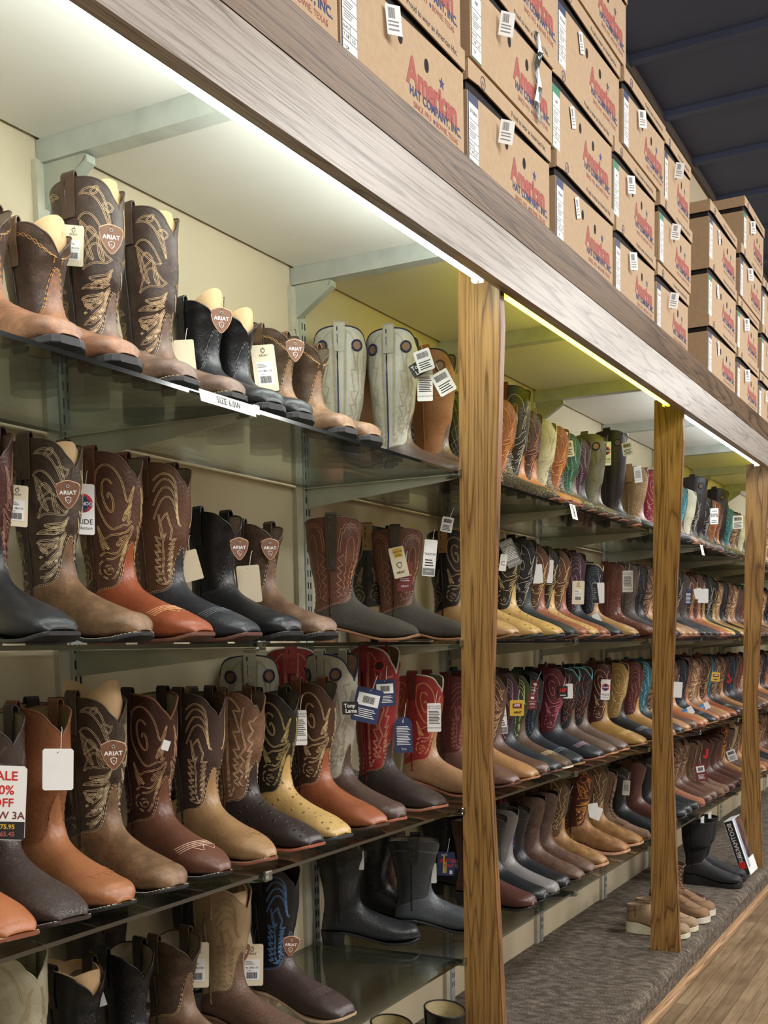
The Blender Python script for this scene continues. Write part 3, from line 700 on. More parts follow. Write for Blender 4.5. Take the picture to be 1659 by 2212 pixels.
def make_boot(sp, hi=True):
    """builds the parts of one boot and returns its root"""
    g = sp.get
    b = Boot(H=g('H', .31), toe=g('toe', 'r'), df=g('df', .05), db=g('db', .035), calf=g('calf', 1.0), L=g('L', .252), thick=g('thick', 0.0), tongue=g('tongue', 2.3), wide=g('wide', 0.0))
    root = empty(g('name', 'western_boot')); root['_'] = 0; del root['_']
    nt = 48 if hi else 28; zero = lambda th: th * 0
    ms = leather(g('sh', (80, 60, 50)), g('ks', 'smooth')); mf = leather(g('ft', (110, 85, 70)), g('kf', 'smooth'))
    ml = leather(g('li', (186, 168, 140)), 'matte')
    nv = 26 if hi else 14
    tt, tm = b.t_top, b.t_mid
    P = b.grid(tt, lambda th: tm(th) + .12, nv, nt); mk('shaft', P.reshape(-1, 3), grid_faces(nv, nt), ms, root, True)
    # foot (vamp and counter)
    nf = 30 if hi else 18
    P = b.grid(tm, lambda th: th * 0 + b.n, nf, nt, .0009); V = P.reshape(-1, 3); Fc = grid_faces(nf, nt); Fc.append(tuple((nf - 1) * nt + j for j in range(nt)))
    foot = mk('foot', V, Fc, mf, root, True)
    # lining
    nl = 12 if hi else 8
    P = b.grid(tt, lambda th: th * 0 + 4.2, nl, nt, -.0028); V = P.reshape(-1, 3); Fc = grid_faces(nl, nt, True); Fc.append(tuple((nl - 1) * nt + j for j in range(nt))[::-1])
    mk('lining', V, Fc, ml, root, True)
    # top binding
    th = np.linspace(0, 2 * PI, 64 if hi else 32, endpoint=True); rim = b.ev(tt(th), th, -.0013)
    pc = g('pipe', None); mp = leather(pc, 'matte') if pc else ms
    mb = MB(); mb.tube([tuple(p) for p in rim], .0019 if not pc else .0023, 6, cap=False); mb.obj('top_binding', mp, root, True)
    # sole
    zs = lambda x: float(np.interp(x / b.k, [0, .06, .10, .145, .185, .215, .25, .289], [.036, .036, .028, .016, .0075, .0065, .0085, .0175]))
    xs = [-.003, .0, .006, .016, .035, .06, .085, .11, .135, .16, .182, .205, .228, .248, .262, .273, .281, .286]
    wr = [.004, .013, .023, .030, .0345, .0345, .032, .0325, .0355, .041, .046, .0495, .050, .0475, .042, .034, .023, .010]
    if b.toe == 's': wr = wr[:12] + [.0495, .047, .0435, .0395, .034, .026]
    if b.toe == 'p': wr = wr[:12] + [.0465, .040, .033, .026, .019, .010]
    if b.toe == 'f': wr = wr[:12] + [.051, .050, .047, .041, .032, .018]
    wr = [w * .91 for w in wr]
    th_s = .006 + b.thick * .8; up = .0022 + b.thick
    def ring(x, w, dz, sh=0):
        return [(x * b.k, -w + sh, zs(x * b.k) + dz), (x * b.k, w - sh, zs(x * b.k) + dz)]
    V = []; n = len(xs)
    for x, w in zip(xs, wr):
        z = zs(x * b.k); e = .0015; th_s = (z + up - (.004 * max(0, (x - .24) / .045)) - .0) if g('flat') else th_s
        V += [(x * b.k, -w + e, z + up), (x * b.k, -w, z + up - e), (x * b.k, -w, z + up - th_s + e), (x * b.k, -w + e, z + up - th_s), (x * b.k, w - e, z + up - th_s), (x * b.k, w, z + up - th_s + e), (x * b.k, w, z + up - e), (x * b.k, w - e, z + up)]
    Fc = [(i * 8 + j, i * 8 + (j + 1) % 8, (i + 1) * 8 + (j + 1) % 8, (i + 1) * 8 + j) for i in range(n - 1) for j in range(8)] + [tuple(range(8))[::-1], tuple(range((n - 1) * 8, n * 8))]
    msole = plain('sole_%d_%d_%d' % tuple(g('so', (60, 40, 32))), g('so', (60, 40, 32)), .45, var=.08)
    mk('sole', V, Fc, msole, root, False)
    # heel block
    hb = .036 + up - (.006 + b.thick * .8) + .0005; he = MB(); ns = 10; V = []
    low = g('low', 0.0); lev = [(0, .006), (.33, .004), (.331, .003), (.66, .0015), (.661, .0005), (1, 0)] if not b.thick else [(0, 0), (1, 0)]
    for f, ins in lev:
        z = hb * f; o = []
        for i in range(ns + 1):
            a = PI / 2 + PI * i / ns; o.append((.028 + .031 * math.cos(a) + ins * .8, (.0305 - ins * .6) * math.sin(a), z))
        o.append((.058 - ins * .3, -.030 + ins * .6, z)); o.insert(0, (.058 - ins * .3, -.0 + .030 - ins * .6, z)); V += o
    m_ = ns + 3; Fc = [(i * m_ + j, i * m_ + (j + 1) % m_, (i + 1) * m_ + (j + 1) % m_, (i + 1) * m_ + j) for i in range(len(lev) - 1) for j in range(m_)] + [tuple(range(m_))[::-1], tuple(range((len(lev) - 1) * m_, len(lev) * m_))]
    hc = g('heel', g('so', (60, 40, 32)))
    if not g('flat'): mk('heel', V, Fc, plain('sole_%d_%d_%d' % tuple(hc), hc, .45, var=.08), root)
    # welt stitches
    if g('welt', None) and hi:
        mw = plain('thread_%d_%d_%d' % tuple(g('welt')), g('welt'), .7); V = []; Fc = []
        xx = np.linspace(.07, .284, 46)
        for sgn in (1, -1):
            P_ = [(x * b.k, sgn * (np.interp(x, xs, wr) - .0018), zs(x * b.k) + up + .0004) for x in xx]
            for i in range(len(P_) - 1):
                p, q = np.array(P_[i]), np.array(P_[i + 1]); d = q - p; q = p + d * .62; l = np.linalg.norm(d[:2]) + 1e-9; nn = np.array([-d[1] / l, d[0] / l, 0]) * .0008; n0 = len(V)
                V += [tuple(p - nn), tuple(p + nn), tuple(q + nn), tuple(q - nn), tuple(p - nn + [0, 0, .0006]), tuple(p + nn + [0, 0, .0006]), tuple(q + nn + [0, 0, .0006]), tuple(q - nn + [0, 0, .0006])]
                Fc += [(n0 + 4, n0 + 5, n0 + 6, n0 + 7), (n0, n0 + 1, n0 + 5, n0 + 4), (n0 + 2, n0 + 3, n0 + 7, n0 + 6), (n0 + 1, n0 + 2, n0 + 6, n0 + 5), (n0 + 3, n0, n0 + 4, n0 + 7)]
        mk('welt_stitching', V, Fc, mw, root)
    # stitching on the shaft
    if g('pat'):
        rows, gap, wid, step = (min(2, g('rows', 2)), .0022, .00085, .0032) if hi else (1, .0034, .0016, .007)
        hy = g('paty', (0.04, .93))
        for side in (0, 1, 2, 3):
            def fx(x, y, side=side):
                a = .10 + x * (PI / 2 - .22)
                if side >= 2: a = PI - a
                if side % 2: a = -a
                y = hy[0] + y * (hy[1] - hy[0]); ta, tb = tm(a), tt(a)
                return ta + (tb - ta) * y, a
            V, Fc = ribbons(b, PATS[g('pat')](), rows, gap, wid, step, fx)
            if side == 0: VV, FF = [], []
            n0 = len(VV); VV += V; FF += [tuple(i + n0 for i in f) for f in Fc]
        mk('stitching', VV, FF, plain('thread_%d_%d_%d' % tuple(g('st')), g('st'), .6, var=.1), root)
    # vamp edge stitching and toe stitch
    if g('toest'):
        L = []; 
        for i in range(4): L.append([(x / 12.0, .30 + i * .045 + .05 * math.sin(PI * x / 12.0)) for x in range(13)])
        L.append(smooth_line([(.32, .50), (.42, .62), (.50, .50), (.58, .62), (.68, .50)]))
        V, Fc = ribbons(b, L, 1, .002, .0013, .004, lambda x, y: (8.3 + y * 6.0, (x - .5) * 2.3), .0016)
        mk('toe_stitching', V, Fc, plain('thread_%d_%d_%d' % tuple(g('toest')), g('toest'), .6, var=.1), root)
    if hi:
        a = np.linspace(-PI, PI, 97)
        V, Fc = [], []
        P0 = b.ev(tm(a) + .10, a, .0016); P1 = b.ev(tm(a) + .10, a, .005); nr = P1 - P0; nr /= np.linalg.norm(nr, axis=1)[:, None]
        tg = np.gradient(P0, axis=0); tg /= np.linalg.norm(tg, axis=1)[:, None] + 1e-9; bn = np.cross(nr, tg)
        for r in (0, 1):
            for i in range(96):
                p = P0[i] + bn[i] * r * .0028; d = (P0[i + 1] - P0[i]) * .55; n0 = len(V); w_ = bn[i] * .0005
                V += [tuple(p - w_), tuple(p + w_), tuple(p + w_ + d), tuple(p - w_ + d)]; Fc.append((n0, n0 + 1, n0 + 2, n0 + 3))
        vs = g('vst', g('st', (150, 120, 90))); mk('vamp_stitching', V, Fc, plain('thread_%d_%d_%d' % tuple(vs), vs, .6, var=.1), root)
    # side seams
    mseam = leather(g('seam', tuple(int(v * .72) for v in g('sh', (80, 60, 50)))), 'smooth')
    for sgn in (1, -1):
        a = sgn * (PI / 2 + .06); tl = np.linspace(float(tt(np.array([a]))[0]) + .12, 6.4, 22); P_ = b.ev(tl, a + 0 * tl, .0012)
        mb = MB(); mb.tube([tuple(p) for p in P_], .0021, 5); mb.obj('side_seam', mseam, root, True)
    # pull straps
    if g('straps', True):
        mst = leather(g('pull', g('sh', (80, 60, 50))), 'smooth'); sl = g('sl', .060)
        for sgn in (1, -1):
            a0 = sgn * PI / 2; dth = .17
            zt_ = b.H; t_of = lambda z: float(np.interp(-z, -(b.T[:5, 1] + b.T[:5, 3]) / 2, np.arange(5)))
            path = []
            for z in np.linspace(b.H - sl, b.H - .002, 6): path.append(('o', z))
            V = []
            def pt(z, th, off):
                z2 = min(z, b.H); p = b.ev(t_of(z2), th, off); return np.array([p[0], p[1], z])
            rows_ = [(z, .0022) for z in np.linspace(b.H - sl, b.H, 6)] + [(b.H + .007, .0016), (b.H + .0115, -.0015), (b.H + .0115, -.0055), (b.H + .007, -.0085)] + [(z, -.0088) for z in np.linspace(b.H - .004, b.H - sl * .8, 4)]
            for z, off in rows_:
                for th_, o2 in ((a0 - dth, 0), (a0 + dth, 0)):
                    V.append(tuple(pt(z, th_, off)))
            V2 = [];
            for i in range(0, len(V), 2):
                p, q = np.array(V[i]), np.array(V[i + 1]); off = rows_[i // 2][1]
                j0, j1 = max(0, i - 2), min(len(V) - 2, i + 2); tg = np.array(V[j1]) - np.array(V[j0]); w = q - p; nn = np.cross(tg, w); nn /= np.linalg.norm(nn) + 1e-9; nn *= .0010
                V2 += [tuple(p + nn), tuple(q + nn), tuple(q - nn), tuple(p - nn)]
            n_ = len(V2) // 4; Fc = [(i * 4 + j, i * 4 + (j + 1) % 4, i * 4 + 4 + (j + 1) % 4, i * 4 + 4 + j) for i in range(n_ - 1) for j in range(4)] + [(0, 3, 2, 1), (n_ * 4 - 4, n_ * 4 - 3, n_ * 4 - 2, n_ * 4 - 1)]
            mk('pull_strap', V2, Fc, mst, root, False)
    # pull holes with coloured rings
    if g('ring'):
        mr = leather(g('ring'), 'matte'); mh = leather(g('hole', (150, 120, 90)), 'matte')
        for sgn in (1, -1):
            for side in (0, 1):
                th0 = .92 if side == 0 else PI - .92; th0 *= sgn; t0 = float(np.interp(-(b.H - .048), -(b.T[:5, 1] + b.T[:5, 3]) / 2, np.arange(5)))
                c0 = b.ev(t0, th0, .001); e1 = b.ev(t0, th0 + .02, .001) - c0; e1 /= np.linalg.norm(e1); e2 = b.ev(t0 - .05, th0, .001) - c0; e2 /= np.linalg.norm(e2)
                nn = np.cross(e1, e2) * (1 if np.cross(e1, e2)[1] * sgn > 0 else -1)
                rr = .0125; mb = MB(); mb.tube([tuple(c0 + (e1 * math.cos(w) + e2 * math.sin(w)) * rr) for w in np.linspace(0, 2 * PI, 19)], .0026, 6, cap=False); ro = mb.obj('pull_hole_ring', mr, root, True)
                mb = MB(); mb.add([tuple(c0 + (e1 * math.cos(w) + e2 * math.sin(w)) * rr + nn * .0004) for w in np.linspace(0, 2 * PI, 18, endpoint=False)], [tuple(range(18)) if sgn > 0 else tuple(range(18))]); mb.obj('hole', mh, ro)
    # laces
    if g('lace'):
        mlc = plain('lace_brown', (90, 62, 40), .7); zl = []
        for i in range(8):
            t = 2.2 + i * .68
            for s_ in (-1, 1): zl.append(b.ev(t, s_ * .42, .004))
        mb = MB()
        pts = []
        for i in range(8):
            l_, r_ = zl[2 * i], zl[2 * i + 1]; pts += [l_, r_] if i % 2 == 0 else [r_, l_]
        for i in range(7):
            mb.tube([tuple(zl[2 * i]), tuple((zl[2 * i] + zl[2 * i + 3]) / 2 + np.array([.004, 0, .003])), tuple(zl[2 * i + 3])], .0016, 5)
            mb.tube([tuple(zl[2 * i + 1]), tuple((zl[2 * i + 1] + zl[2 * i + 2]) / 2 + np.array([.005, 0, .004])), tuple(zl[2 * i + 2])], .0016, 5)
        mb.obj('laces', mlc, root, True)
        # fringed kiltie
        V = []; Fc = []
        for i in range(9):
            a0 = -.72 + i * .16; q = [b.ev(7.6, a0, .003), b.ev(7.6, a0 + .13, .003), b.ev(9.4, a0 + .13, .004), b.ev(9.4, a0, .004)]; q2 = [p - np.array([0, 0, .0015]) for p in q]
            n0 = len(V); V += [tuple(p) for p in q + q2]; Fc += [(n0, n0 + 1, n0 + 2, n0 + 3), (n0 + 7, n0 + 6, n0 + 5, n0 + 4), (n0 + 2, n0 + 3, n0 + 7, n0 + 6), (n0 + 1, n0 + 2, n0 + 6, n0 + 5), (n0 + 3, n0, n0 + 4, n0 + 7)]
        mk('fringe', V, Fc, mf, root)
        mb = MB(); mb.add([tuple(b.ev(t, a, .0025)) for t in np.linspace(float(tt(np.array([0.0]))[0]) + .1, 7.6, 12) for a in (-.36, 0, .36)], [(i * 3 + j, i * 3 + 3 + j, i * 3 + 4 + j, i * 3 + 1 + j) for i in range(11) for j in range(2)]); mb.obj('tongue', mf, root, True)
    return root, b
BLK = (30, 30, 33); TAN_SO = (150, 108, 72)
S = {}
def st(k, desc, **kw): kw['desc'] = desc; S[k] = kw
st('roper_tan', 'short brown boot with orange tan foot', H=.238, toe='f', sh=(88, 64, 50), ks='distress', ft=(158, 106, 74), kf='distress', so=BLK, thick=.006, pat='wave', st=(190, 140, 74), pull=(120, 78, 48), rows=1, df=.05, vst=(215, 150, 60), low=1)
st('swirl_dark', 'tall chocolate boot with tan swirl stitching', H=.345, toe='f', sh=(82, 62, 52), ks='distress', ft=(128, 98, 80), kf='distress', so=(34, 32, 32), thick=.003, pat='flame', st=(196, 164, 128), pull=(92, 66, 52), welt=(225, 205, 150))
st('black_roper', 'short black boot with rounded toe', H=.225, toe='f', sh=(30, 30, 34), ft=(44, 45, 50), so=(34, 34, 36), thick=.006, vst=(120, 120, 122), df=.045, sl=.08)
st('brown_roper', 'short brown boot with tan foot', H=.235, toe='f', sh=(96, 74, 52), ks='distress', ft=(160, 122, 88), kf='distress', so=(40, 38, 38), thick=.006, pat='wave', st=(196, 152, 90), pull=(124, 88, 58), rows=1, vst=(210, 160, 90))
st('buck_white', 'tall cream boot with blue ringed holes', H=.375, toe='r', sh=(206, 202, 184), ks='grain0', ft=(98, 76, 66), so=(166, 98, 78), pat='zig', st=(150, 134, 104), ring=(34, 36, 92), hole=(150, 112, 80), pipe=(32, 34, 76), seam=(30, 40, 96), pull=(196, 192, 172), df=.065, db=.06, rows=2, li=(200, 160, 130), calf=1.02)
st('cognac', 'golden brown crackled boot with brown foot', H=.36, toe='r', sh=(186, 122, 62), ks='grain', ft=(112, 84, 70), so=(120, 74, 60), ring=(90, 56, 30), pipe=(40, 36, 40), df=.06, li=(190, 150, 120))
st('black_quilt', 'black quilted boot with cross stitched shaft', H=.35, toe='s', sh=(36, 36, 38), ft=(34, 34, 36), so=(60, 44, 38), pat='diamond', st=(128, 124, 112), rows=1, pipe=(150, 146, 120))
st('ariat_brown', 'brown boot with pale leaf swirl stitching', H=.315, toe='r', sh=(82, 66, 52), ks='distress', ft=(138, 102, 68), kf='distress', so=(40, 40, 42), heel=(40, 40, 42), pat='flame', st=(190, 172, 138), pull=(98, 76, 60), welt=(226, 214, 180))
st('orange', 'ornate brown boot with orange foot', H=.315, toe='s', sh=(100, 64, 48), ft=(176, 88, 46), kf='smooth', so=(104, 66, 50), pat='scroll', st=(196, 166, 112), pull=(118, 66, 42), toest=(222, 160, 110))
st('brown_black', 'brown shaft boot with black foot', H=.315, toe='s', sh=(112, 76, 54), ft=(58, 60, 66), kf='grain0', so=(92, 58, 48), pat='feather', st=(206, 178, 136), pull=(100, 70, 50), toest=(90, 92, 100))
st('black_plain', 'plain black boot with smooth shaft', H=.245, toe='f', sh=(24, 24, 26), ft=(34, 35, 40), so=(30, 30, 32), vst=(80, 80, 84), thick=.003)
st('brown_short', 'short distressed brown boot', H=.235, toe='f', sh=(88, 68, 50), ks='distress', ft=(134, 102, 76), kf='distress', so=(38, 38, 40), thick=.002, welt=(214, 200, 170), vst=(196, 170, 120))
st('olive', 'brown shaft boot with olive foot', H=.29, toe='s', sh=(108, 62, 44), ft=(74, 68, 58), kf='suede', so=(140, 98, 70), heel=(124, 92, 66), pat='horse', st=(196, 146, 108), pull=(72, 62, 48), rows=1, df=.025, db=.02, sl=.12, li=(150, 120, 96))
st('black_tan', 'black stitched boot with sand foot', H=.30, toe='s', sh=(42, 36, 36), ft=(208, 164, 108), kf='grain0', so=(120, 88, 60), pat='scroll', st=(158, 138, 98), pull=(170, 130, 70))
st('black_feather', 'black boot with dark leaf stitching', H=.30, toe='s', sh=(30, 30, 32), ft=(36, 36, 40), so=(50, 40, 36), pat='feather', st=(70, 74, 80))
st('orange_plain', 'plain orange tan boot', H=.30, toe='s', sh=(130, 84, 56), ft=(196, 116, 66), so=(132, 80, 60), welt=(226, 200, 160))
st('bison_dark', 'dark brown bison boot', H=.30, toe='s', sh=(84, 70, 64), ft=(82, 66, 60), kf='grain', so=(60, 46, 42), pat='zig', st=(110, 96, 90), welt=(214, 206, 190))
st('tan_smooth', 'plain smooth tan boot with black sole', H=.305, toe='r', sh=(160, 98, 58), ft=(186, 118, 70), so=(36, 34, 34), heel=(36, 34, 34), welt=(224, 208, 176), toest=(160, 96, 56), pull=(140, 84, 52), vst=(120, 72, 44), li=(170, 140, 90))
st('redbrown', 'glossy oxblood ornate boot with brown foot', H=.315, toe='p', sh=(76, 42, 34), ft=(124, 78, 58), kf='grain0', so=(38, 34, 36), pat='scroll', st=(182, 146, 108), pull=(52, 34, 28), toest=(216, 176, 150), li=(200, 188, 150), pipe=(150, 90, 60), welt=(220, 214, 200))
st('tan_feather', 'dark brown boot with sand tan foot', H=.31, toe='p', sh=(80, 62, 56), ft=(188, 146, 96), kf='grain0', so=(136, 82, 64), pat='feather', st=(206, 176, 138), pull=(78, 58, 48), toest=(150, 110, 70), welt=(206, 190, 160), li=(150, 120, 90))
st('ostrich_black', 'tan shaft boot with dark ostrich foot', H=.305, toe='s', sh=(142, 100, 72), ks='distress', ft=(62, 50, 48), kf='ostrich', so=(158, 92, 70), pat='zig', st=(212, 184, 146), pull=(130, 92, 66))
st('ostrich_yellow', 'black ornate boot with yellow ostrich foot', H=.30, toe='s', sh=(44, 38, 34), ft=(226, 184, 108), kf='ostrich', so=(56, 60, 68), pat='scroll', st=(178, 158, 104), pull=(66, 56, 36), li=(150, 150, 140))
st('cognac_vamp', 'ornate brown boot with cognac foot', H=.315, toe='s', sh=(88, 58, 44), ft=(178, 100, 60), kf='grain0', so=(78, 56, 50), pat='scroll', st=(206, 178, 130), pull=(150, 90, 56), toest=(140, 76, 44), li=(150, 150, 140))
st('red_buck', 'tall red boot with scarlet ringed holes', H=.39, toe='s', sh=(166, 44, 48), ft=(78, 62, 58), kf='grain', so=(166, 104, 82), pat='zig', st=(206, 150, 116), ring=(222, 42, 44), hole=(60, 20, 22), pipe=(236, 230, 224), df=.07, db=.06, pull=(176, 44, 50), rows=2, li=(176, 134, 98), welt=(220, 200, 180))
st('red_tan', 'red ornate boot with tan foot', H=.315, toe='s', sh=(176, 48, 44), ft=(192, 146, 106), kf='grain0', so=(160, 100, 74), pat='scroll', st=(222, 150, 104), pipe=(226, 220, 200), li=(170, 156, 116), pull=(120, 40, 40))
st('burg_brown', 'burgundy stitched boot with brown foot', H=.305, toe='s', sh=(104, 52, 50), ft=(128, 92, 80), so=(96, 62, 50), pat='feather', st=(160, 96, 84), pull=(110, 44, 44))
st('teal', 'teal stitched boot with brown foot', H=.31, toe='p', sh=(42, 118, 128), ft=(104, 76, 62), so=(90, 60, 48), pat='scroll', st=(110, 170, 176))
st('dark_plain', 'plain dark brown boot', H=.30, toe='r', sh=(58, 46, 42), ft=(64, 50, 46), so=(40, 34, 34), pull=(70, 44, 38))
st('beige', 'beige boot with brown perforated foot', H=.30, toe='r', sh=(192, 166, 126), ft=(128, 94, 72), kf='grain', so=(120, 90, 70), pat='feather', st=(150, 120, 84), pull=(178, 148, 110), li=(196, 176, 130))
st('black_blue', 'black boot with light blue stitching', H=.31, toe='s', sh=(28, 30, 38), ft=(84, 68, 64), so=(188, 160, 130), pat='feather', st=(96, 140, 196), pull=(44, 38, 38), li=(104, 74, 58), toest=(70, 56, 52))
st('grey_roper', 'smooth slate grey boot', H=.25, toe='r', sh=(58, 63, 68), ft=(84, 90, 96), so=(34, 34, 36), pat='band', rows=2, st=(110, 114, 116), df=.022, db=.01, vst=(110, 114, 116), li=(166, 152, 128), pull=(40, 40, 44))
st('black_roper2', 'smooth black boot with low dip', H=.25, toe='r', sh=(28, 31, 34), ft=(40, 44, 49), so=(26, 26, 28), pat='band', rows=1, st=(60, 64, 68), df=.022, db=.01, vst=(60, 62, 66), li=(150, 140, 110), pull=(24, 24, 26))
st('mahog_roper', 'smooth mahogany boot', H=.25, toe='r', sh=(88, 52, 44), ft=(100, 60, 50), so=(34, 30, 30), df=.022, db=.01, li=(180, 160, 130))
st('cream', 'cream boot with tan scroll stitching', H=.31, toe='p', sh=(222, 216, 186), ft=(120, 108, 98), kf='scale', so=(110, 70, 56), pat='scroll', st=(190, 174, 140), li=(210, 208, 170))
st('orange_orn', 'orange brown boot with scale foot', H=.31, toe='p', sh=(176, 102, 52), ft=(104, 92, 82), kf='scale', so=(110, 70, 56), pat='scroll', st=(214, 150, 96), li=(196, 186, 130))
st('brown_orn', 'dark brown boot with orange foot', H=.315, toe='p', sh=(96, 62, 52), ft=(196, 122, 74), so=(120, 66, 52), pat='scroll', st=(170, 122, 100), li=(196, 190, 140), pull=(104, 62, 46))
st('green_teal', 'green boot with teal feather stitching', H=.305, toe='p', sh=(58, 104, 86), ft=(110, 96, 84), so=(110, 74, 60), pat='feather', st=(120, 170, 146), li=(168, 170, 120))
st('purple', 'dark purple stitched boot with black foot', H=.305, toe='s', sh=(72, 46, 60), ft=(56, 62, 70), kf='grain0', so=(110, 70, 60), pat='feather', st=(150, 120, 140), li=(160, 150, 126))
st('black_tall', 'tall glossy black plum boot', H=.40, toe='s', sh=(42, 32, 38), ft=(46, 48, 52), so=(34, 34, 38), ring=(50, 36, 40), hole=(120, 96, 80), df=.05, li=(170, 170, 150), rows=1)
st('snake', 'tan snakeskin boot with rose foot', H=.305, toe='p', sh=(168, 132, 84), ks='scale', ft=(160, 130, 124), so=(110, 70, 60), pat='zig', st=(120, 96, 60), li=(190, 184, 170))
st('red_orn', 'crimson ornate boot', H=.32, toe='p', sh=(150, 46, 58), ft=(70, 66, 70), so=(60, 50, 50), pat='scroll', st=(206, 140, 140), li=(190, 150, 110), pipe=(40, 48, 66))
st('black_white', 'black boot with white scroll stitching', H=.315, toe='s', sh=(32, 32, 34), ft=(48, 58, 58), kf='grain', so=(70, 52, 44), pat='scroll', st=(170, 166, 156), li=(160, 150, 124))
st('brown_ostrich', 'brown scroll boot with cognac ostrich foot', H=.30, toe='s', sh=(104, 66, 48), ft=(176, 106, 78), kf='ostrich', so=(150, 100, 80), pat='scroll', st=(196, 168, 112), li=(128, 124, 114))
st('navy', 'navy boot with tan foot', H=.275, toe='s', sh=(42, 48, 64), ft=(196, 150, 92), kf='grain0', so=(52, 48, 50), pat='feather', st=(90, 96, 96), pipe=(210, 190, 140), li=(186, 160, 110), df=.03)
st('croc', 'mahogany crocodile boot', H=.29, toe='s', sh=(112, 62, 50), ks='smooth', ft=(150, 84, 66), kf='scale', so=(60, 46, 48), pat='zig', rows=1, st=(130, 76, 62), li=(206, 196, 150), df=.03)
st('camo', 'green boot with crackled brown foot', H=.30, toe='s', sh=(56, 72, 44), ft=(112, 84, 60), kf='grain', so=(226, 216, 202), pat='feather', st=(176, 180, 120), li=(50, 56, 40), toest=(210, 190, 140))
st('black_deep', 'black boot with navy stitching', H=.305, toe='s', sh=(30, 34, 40), ft=(52, 58, 66), so=(160, 120, 84), pat='feather', st=(60, 84, 120), toest=(100, 110, 120), li=(60, 60, 64))
st('burgundy', 'burgundy scroll boot with black foot', H=.31, toe='s', sh=(104, 38, 48), ft=(62, 66, 74), so=(164, 108, 94), pat='scroll', st=(196, 110, 128), rows=1, toest=(176, 150, 160), li=(150, 140, 110))
st('turq_trim', 'black boot with turquoise trimmed top', H=.305, toe='s', sh=(36, 38, 44), ft=(122, 100, 88), so=(196, 140, 104), pat='zig', st=(160, 90, 70), rows=1, pipe=(110, 190, 206), li=(150, 124, 84))
st('maroon_yel', 'maroon scroll boot with yellow tan foot', H=.31, toe='s', sh=(88, 44, 42), ft=(206, 158, 84), so=(150, 116, 86), pat='scroll', st=(200, 176, 140), toest=(232, 206, 150), li=(196, 186, 150))
st('yellow_orn', 'golden scroll boot with black foot', H=.31, toe='s', sh=(196, 158, 92), ft=(56, 58, 64), so=(160, 112, 88), pat='scroll', st=(226, 200, 140), toest=(150, 150, 150), li=(150, 140, 120), pull=(50, 44, 30))
st('teal_black', 'teal boot with black foot', H=.31, toe='s', sh=(46, 112, 130), ft=(66, 72, 80), so=(90, 70, 60), pat='feather', st=(130, 180, 190), toest=(170, 176, 180), li=(160, 146, 110))
st('maroon_tan', 'maroon stitched boot with tan foot', H=.31, toe='s', sh=(98, 48, 46), ft=(206, 156, 88), so=(176, 124, 84), pat='feather', st=(160, 100, 90), li=(176, 160, 120))
st('brown_tan', 'brown flame stitched boot with tan foot', H=.305, toe='s', sh=(90, 62, 52), ft=(200, 148, 96), so=(176, 124, 90), pat='flame', st=(160, 126, 96), li=(160, 140, 110))
st('brown_all', 'brown boot with leaf stitching', H=.30, toe='r', sh=(104, 76, 60), ft=(120, 88, 70), so=(70, 52, 46), pat='flame', st=(180, 146, 110), li=(150, 130, 104))
st('tan_all', 'light brown boot with leaf stitching', H=.30, toe='s', sh=(150, 108, 76), ft=(176, 130, 92), so=(140, 96, 70), pat='flame', st=(214, 186, 146), li=(160, 140, 110))
st('work_sq', 'tawny square toed work boot', H=.30, toe='s', sh=(110, 82, 52), ks='suede', ft=(178, 130, 72), kf='distress', so=(206, 160, 128), thick=.004, pat='zig', rows=1, st=(206, 180, 130), li=(206, 186, 150), pull=(90, 66, 44))
st('work_flame', 'maroon work boot with flame inlay', H=.315, toe='s', sh=(86, 42, 34), ft=(172, 120, 70), kf='distress', so=(214, 160, 134), thick=.004, pat='flame', st=(206, 140, 56), ring=(206, 84, 50), hole=(60, 50, 40), li=(206, 186, 156), pull=(104, 72, 48))
st('plain_brown', 'plain weathered brown boot', H=.27, toe='s', sh=(98, 74, 62), ks='distress', ft=(116, 84, 66), kf='distress', so=(62, 48, 44), df=.02, db=.01, li=(70, 64, 60), pull=(90, 64, 48))
st('grey_pale', 'pale grey boot with rounded toe', H=.26, toe='r', sh=(126, 122, 120), ft=(150, 146, 144), so=(34, 34, 36), df=.025, db=.01, li=(120, 110, 100))
st('black_work', 'black pull on work boot', H=.26, toe='r', sh=(28, 29, 32), ft=(48, 52, 56), so=(28, 28, 30), df=.03, db=.02, pat='wave', st=(110, 110, 112), rows=1, li=(150, 120, 90))
st('mahog_work', 'mahogany pull on boot', H=.26, toe='r', sh=(96, 58, 50), ft=(104, 62, 52), so=(46, 34, 34), df=.03, db=.02, li=(120, 90, 70))
st('lacer', 'brown lace up boot with fringe', H=.27, toe='f', sh=(110, 82, 62), ft=(134, 102, 76), kf='suede', so=(110, 70, 60), df=.03, db=.01, lace=True, straps=False, li=(110, 84, 64))
st('tan_roper', 'smooth russet boot', H=.25, toe='f', sh=(142, 92, 66), ft=(176, 112, 78), kf='suede', so=(120, 70, 54), df=.03, db=.02, li=(140, 104, 76))
st('moc_lace', 'moc toe lace up boot with white wedge sole', flat=True, H=.21, toe='f', sh=(140, 106, 74), ft=(164, 126, 88), kf='suede', so=(224, 216, 200), heel=(224, 216, 200), thick=.012, lace=True, straps=False, df=.02, db=.005, li=(120, 92, 64))
for v in S.values():
    for q in ('ks', 'kf'):
        if v.get(q) == 'grain0': v[q] = 'smooth'
st('grey_buck', 'tall grey green boot with blue ringed holes', H=.345, toe='r', sh=(128, 126, 108), ft=(98, 80, 68), so=(150, 92, 74), pat='zig', st=(104, 100, 84), ring=(34, 44, 96), hole=(180, 140, 110), pull=(120, 118, 100), df=.05, db=.05)
